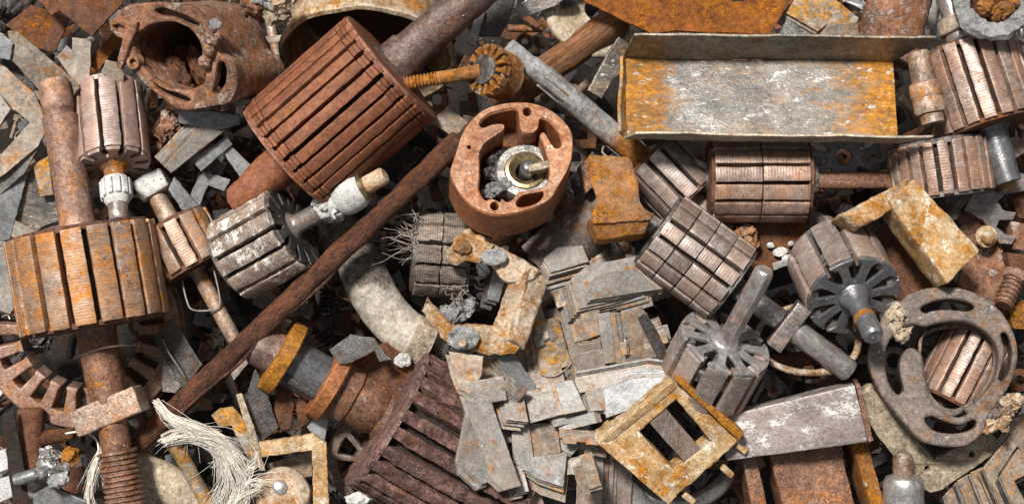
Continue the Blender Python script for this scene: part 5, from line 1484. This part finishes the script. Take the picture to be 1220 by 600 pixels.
def tuft(label, spines, n, spread, seed):
    rr = random.Random(seed)
    fv = []
    clumps = [(rr.randrange(len(spines)), rr.gauss(0, 0.8), rr.gauss(0, 0.8), rr.uniform(0, 6.28), rr.uniform(0.55, 1.0)) for _ in range(max(8, n // 22))]
    for i in range(n):
        c_, u, w, wob, k = clumps[rr.randrange(len(clumps))]
        stray = rr.random() < 0.10
        u, w = u + rr.gauss(0, 0.7 if stray else 0.16), w + rr.gauss(0, 0.7 if stray else 0.16)
        sp = spines[c_]
        m_ = max(3, int(len(sp) * min(1, k * rr.uniform(0.85, 1.1)) + 0.5))
        p = []
        for j, (x, y, zz, s) in enumerate(sp[:m_]):
            e_ = 1.0 + (1.2 if j == m_ - 1 else 0)
            jx = 3.0 if stray else 1.1
            p.append(tuple(W(x + u * s * spread * e_ + 2.6 * sin(j * 1.1 + wob) + rr.uniform(-jx, jx), y + w * s * spread * 0.8 * e_ + 2.4 * cos(j * 1.3 + wob) + rr.uniform(-jx, jx), zz + rr.uniform(-2, 6) + 4 * u) / U))
        fv.append(tube(p, [0.33] * (len(p) - 1) + [0.12], 3, 4, False))
    v, f = join(*fv)
    o = bpy.data.objects.new('fibre_tuft', mesh('fibre_tuft', v, f, 180))
    o.data.materials.append(MATS['fibre'])
    COL.objects.link(o)
    props(o, label, 'fibre tuft')
    THINGS.append((o, 'the white fibres', spines[0][1][0], spines[0][1][1]))


tuft('long white fibre tuft curling over the end of the long bar', [
    [(186, 478, 84, 1), (204, 496, 96, 2.5), (232, 512, 102, 4), (258, 526, 104, 5), (274, 548, 102, 6), (278, 574, 98, 7), (262, 600, 94, 8), (246, 616, 90, 9)],
    [(190, 484, 84, 1), (206, 500, 96, 2), (236, 514, 100, 3), (264, 530, 102, 5), (284, 560, 100, 7), (288, 590, 96, 8), (270, 612, 90, 8)],
    [(196, 524, 86, 2), (214, 516, 96, 3), (240, 520, 100, 4), (260, 536, 100, 5), (270, 560, 98, 6), (264, 590, 92, 8)]], 560, 1.6, 3)
tuft('short flared white fibre ends by the hooked strap', [
    [(262, 612, 84, 3), (276, 588, 92, 4), (286, 566, 96, 6), (296, 550, 98, 8)], [(268, 612, 84, 3), (286, 590, 92, 4), (298, 572, 96, 5), (303, 558, 98, 7)]], 160, 1.1, 5)
tuft('flat white fibre strand hanging left of the worm', [
    [(130, 522, 84, 1.5), (120, 548, 88, 4), (116, 574, 86, 5), (118, 600, 82, 5), (122, 616, 80, 5)], [(126, 530, 84, 2), (112, 560, 88, 3), (106, 590, 84, 3), (112, 614, 80, 3)]], 170, 1.0, 7)

# ---------------------------------------------------------------- smaller scrap packed into the gaps
rr = random.Random(77)


def chip_mesh(kind, k):
    q = random.Random(kind + str(k))
    if kind == 'strip':
        a, b = q.uniform(40, 75), q.uniform(11, 22)
        return slab(jag([(-a / 2, -b / 2), (a / 2, -b / 2 + q.uniform(-3, 3)), (a / 2 + q.uniform(-5, 5), b / 2), (-a / 2, b / 2)], 6, 0.6, q), q.uniform(3, 5), (), 0.8, warp=6, seed=k)
    if kind == 'plate':
        m_ = q.choice([4, 5, 6])
        pts = [(q.uniform(18, 34) * cos(2 * pi * i / m_ + q.uniform(-.3, .3)), q.uniform(18, 34) * sin(2 * pi * i / m_ + q.uniform(-.3, .3))) for i in range(m_)]
        return slab(jag(pts, 6, 0.8, q), q.uniform(3, 6), [circle(4, 10)] if k % 3 == 0 else (), 0.8, warp=8, seed=k)
    if kind == 'angle':
        a, w = q.uniform(34, 52), q.uniform(10, 16)
        return slab(jag([(0, 0), (a, 0), (a, w), (w, w), (w, a * 0.8), (0, a * 0.8)], 6, 0.5, q), q.uniform(3, 5), (), 0.8, warp=4, seed=k)
    if kind == 'rod':
        v, f = lathe([(-32, 5), (-30, 7), (0, 7.5), (2, 6), (30, 6), (32, 4)], 12, 6)
        return mesh('rod', nv(v, 1.2, 0.06, k), f, 60)
    if kind == 'bolt':
        pr = [(-30, 9), (-29, 11), (-20, 11), (-19, 5.5), (-4, 5.5)]
        x_ = -4
        while x_ < 28:
            pr += [(x_ + 0.6, 6.2), (x_ + 1.8, 6.2), (x_ + 2.4, 4.9), (x_ + 3.2, 4.9)]
            x_ += 3.2
        v, f = lathe(pr, 6 if k % 2 else 18, 30)
        return mesh('bolt', nv(v, 0.5, 0.06, k), f, 30)
    if kind == 'nut':
        return slab([(15 * cos(rad(60 * i)), 15 * sin(rad(60 * i))) for i in range(6)], 12, [circle(8, 18)], 1.5)
    if kind == 'washer':
        return slab(circle(19, 30), 3, [circle(8 + k, 20)], 0.8, warp=3, seed=k)
    if kind == 'spring':
        v, f = tube([(-26 + 52 * i / 60, 10 * cos(i * 0.75), 10 * sin(i * 0.75)) for i in range(61)], 1.7, 6, 2)
        return mesh('spring', v, f, 180)
    if kind == 'wire':
        p_ = [(-34, 0, 0)]
        for i in range(6):
            p_.append((p_[-1][0] + q.uniform(4, 16), p_[-1][1] + q.uniform(-14, 14), q.uniform(-6, 6)))
        v, f = tube(p_, 1.6, 6, 5)
        return mesh('wire', v, f, 180)
    if kind == 'lump':
        return lump(None, 'lump', (0, 0, 0), (17, 13, 11), '', 0.6, 100 + k)
    m_ = 10
    return slab(star(m_, 30, 16, 0.3, neck=0.12), 5, [circle(7, 16)], 0.8)


KINDS = {
    'strip': ('scrap_strip', 'strip', ['steel_plate', 'steel_blue', 'steel_dark', 'steel_plate_rusty', 'steel_dark', 'rust_dark', 'rust_black']),
    'plate': ('scrap_plate', 'plate', ['steel_dark', 'rust_dark', 'steel_plate_rusty', 'rust_black', 'steel_blue', 'cast_grey']),
    'angle': ('scrap_angle', 'angle piece', ['steel_plate', 'steel_dark', 'steel_blue', 'steel_plate_rusty', 'rust_dark']),
    'rod': ('scrap_rod', 'rod', ['shaft_tan', 'rust_dark', 'steel_shaft', 'shaft_red']),
    'lump': ('scrap_lump', 'lump', ['rust_dark', 'cast_brown', 'rust_black', 'cast_grey']),
    'bolt': ('scrap_bolt', 'bolt', ['shaft_tan', 'rust_dark', 'steel_shaft', 'cast_brown']),
    'nut': ('scrap_nut', 'nut', ['rust_dark', 'steel_shaft', 'cast_brown']),
    'washer': ('scrap_washer', 'washer', ['steel_shaft', 'rust_dark', 'steel_plate_rusty']),
    'spring': ('scrap_spring', 'spring', ['steel_shaft', 'rust_dark']),
    'wire': ('scrap_wire', 'wire', ['steel_shaft', 'steel_plate', 'rust_dark']),
    'gear': ('scrap_disc', 'toothed disc', ['steel_dark', 'cast_grey', 'rust_dark']),
}
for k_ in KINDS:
    KINDS[k_] = (*KINDS[k_][:2], KINDS[k_][2] + ['rust_black', 'steel_dark', 'rust_dark'] * 2)  # mostly dark tones: shade of the gaps painted into the scrap
TONE = {'steel_plate': 'pale grey', 'steel_blue': 'bluish grey', 'steel_dark': 'dark steel', 'steel_plate_rusty': 'rust flecked', 'rust_dark': 'dark rusty', 'rust_black': 'shade darkened',
        'cast_grey': 'grey brown', 'shaft_tan': 'tan', 'steel_shaft': 'grey', 'shaft_red': 'reddish', 'cast_brown': 'brown'}
LIB = {k: [chip_mesh(k, i) for i in range(6)] for k in KINDS}


def search_tree():
    """One search tree over all meshes, and the object that each triangle belongs to."""
    from mathutils.bvhtree import BVHTree
    bpy.context.view_layer.update()
    VV, TT, own, b = [], [], [], 0
    cache = {}
    for ob in scene.objects:
        if ob.type != 'MESH':
            continue
        me = ob.data
        if me.name not in cache:
            me.calc_loop_triangles()
            v = np.empty(3 * len(me.vertices), dtype=np.float32)
            me.vertices.foreach_get('co', v)
            t_ = np.empty(3 * len(me.loop_triangles), dtype=np.int32)
            me.loop_triangles.foreach_get('vertices', t_)
            cache[me.name] = (v.reshape(-1, 3), t_.reshape(-1, 3))
        v, t_ = cache[me.name]
        m_ = np.array(ob.matrix_world)
        VV.append(v @ m_[:3, :3].T + m_[:3, 3])
        TT.append(t_ + b)
        own.extend([ob.name] * len(t_))
        b += len(v)
    return BVHTree.FromPolygons(np.concatenate(VV).tolist(), np.concatenate(TT).tolist(), all_triangles=True), own


tree, own = search_tree()
named = [(s, x, y) for _o, s, x, y in THINGS if s]
fill = []
# deep hollows of the heap, where only the lowest scrap lies
DARK = [(97, 392, 112), (690, 110, 30), (470, 290, 30), (720, 560, 40), (900, 345, 36), (560, 60, 40), (530, 210, 35), (880, 570, 50), (330, 90, 30), (1080, 130, 30), (820, 200, 30)]
for layer, (zlo, zhi, stp) in enumerate(((-205, -150, 36), (-120, -70, 30), (-50, -6, 24))):
    y = -20
    while y < 630:
        x = -20
        while x < 1250:
            gx_, gy_ = x + rr.uniform(-14, 14), y + rr.uniform(-14, 14)
            x += stp
            if layer > 0 and any((gx_ - a_) ** 2 + (gy_ - b_) ** 2 < c_ * c_ for a_, b_, c_ in DARK):
                continue
            zc = rr.uniform(zlo, zhi)
            if layer == 2:
                o_ = Vector((0, 0, H * U))
                d_ = (W(gx_, gy_, 0) - o_).normalized()
                loc = tree.ray_cast(o_, d_)[0]
                if loc is not None and loc.z / U > -150 or rr.random() < 0.2:
                    continue
            kd = rr.choices(list(KINDS), [4, 3, 3.4, 1.6, 0.7, 1.6, 0.9, 0.9, 0.8, 1.2, 0.9])[0]
            nm, cat, mats = KINDS[kd]
            mt = rr.choice(mats)
            me = LIB[kd][rr.randrange(6)]
            near = min(named, key=lambda q: (q[1] - gx_) ** 2 + (q[2] - gy_) ** 2)[0]
            lab = f'{TONE[mt]} scrap {cat} down in the gap near {near}'
            o = bpy.data.objects.new(nm, me)
            COL.objects.link(o)
            if not me.materials:
                me.materials.append(MATS[mt])
            o.material_slots[0].link = 'OBJECT'
            o.material_slots[0].material = MATS[mt]
            s = rr.uniform(0.75, 1.1) if layer < 2 else rr.uniform(0.5, 0.9)
            R = lean(rr.uniform(-32, 32), rr.uniform(-32, 32), rr.uniform(0, 360))
            o.matrix_world = Matrix.Translation(W(gx_, gy_, zc)) @ R.to_4x4() @ Matrix.Scale(s, 4)
            props(o, lab, cat, f'{TONE[mt]} scrap {cat} pieces near {near}')
            fill.append(o)
        y += stp
# leave out the scrap of which nothing shows
tree, own = search_tree()
seen = {}
o_ = Vector((0, 0, H * U))
for j in range(-6, 607, 3):
    for i in range(-6, 1227, 3):
        idx = tree.ray_cast(o_, (W(i, j, 0) - o_).normalized())[2]
        if idx is not None:
            seen[own[idx]] = seen.get(own[idx], 0) + 1
gone = [o for o in fill if seen.get(o.name, 0) < 3]
for o in gone:
    bpy.data.objects.remove(o)
print('scrap kept', len(fill) - len(gone), 'of', len(fill))

# ---------------------------------------------------------------- crumbs of rust and grit lying on everything
tree, own = search_tree()
rr = random.Random(9)


def crumbs(name, mat, n, lo, hi, seed):
    rr = random.Random(seed)
    V, F = [], []
    while n > 0:
        px_, py_ = rr.uniform(-10, 1230), rr.uniform(-10, 610)
        if noise.noise(Vector((px_ * 0.02, py_ * 0.02, seed))) < rr.uniform(-0.3, 0.4):
            continue
        loc, nrm, idx, _ = tree.ray_cast(o_, (W(px_, py_, 0) - o_).normalized())
        n -= 1
        if loc is None or abs(nrm.z) < 0.72:
            continue
        s_ = lo + (hi - lo) * rr.random() ** 2.5
        R_ = lean(rr.uniform(0, 360), rr.uniform(0, 360), rr.uniform(0, 360))
        b_ = len(V)
        for d_ in ((1, 0, 0), (-1, 0, 0), (0, 0.8, 0), (0, -0.8, 0), (0, 0, 0.5), (0, 0, -0.5)):
            V.append(tuple(loc / U + R_ @ (Vector(d_) * s_ * rr.uniform(0.6, 1.2)) + Vector((0, 0, s_ * 0.3))))
        for q in ((0, 2, 4), (2, 1, 4), (1, 3, 4), (3, 0, 4), (2, 0, 5), (1, 2, 5), (3, 1, 5), (0, 3, 5)):
            F.append(tuple(b_ + k for k in q))
    o = bpy.data.objects.new(name, mesh(name, V, F, 20))
    o.data.materials.append(MATS[mat])
    COL.objects.link(o)
    o['kind'] = 'stuff'
    o['label'] = 'fine crumbs of rust and grit strewn over the heap'
    o['category'] = 'grit'


crumbs('rust_grit', 'cast_brown', 2000, 0.5, 1.8, 3)
crumbs('dark_grit', 'rust_dark', 1000, 0.5, 1.6, 5)
crumbs('pale_grit', 'white_corrosion', 250, 0.5, 1.3, 7)
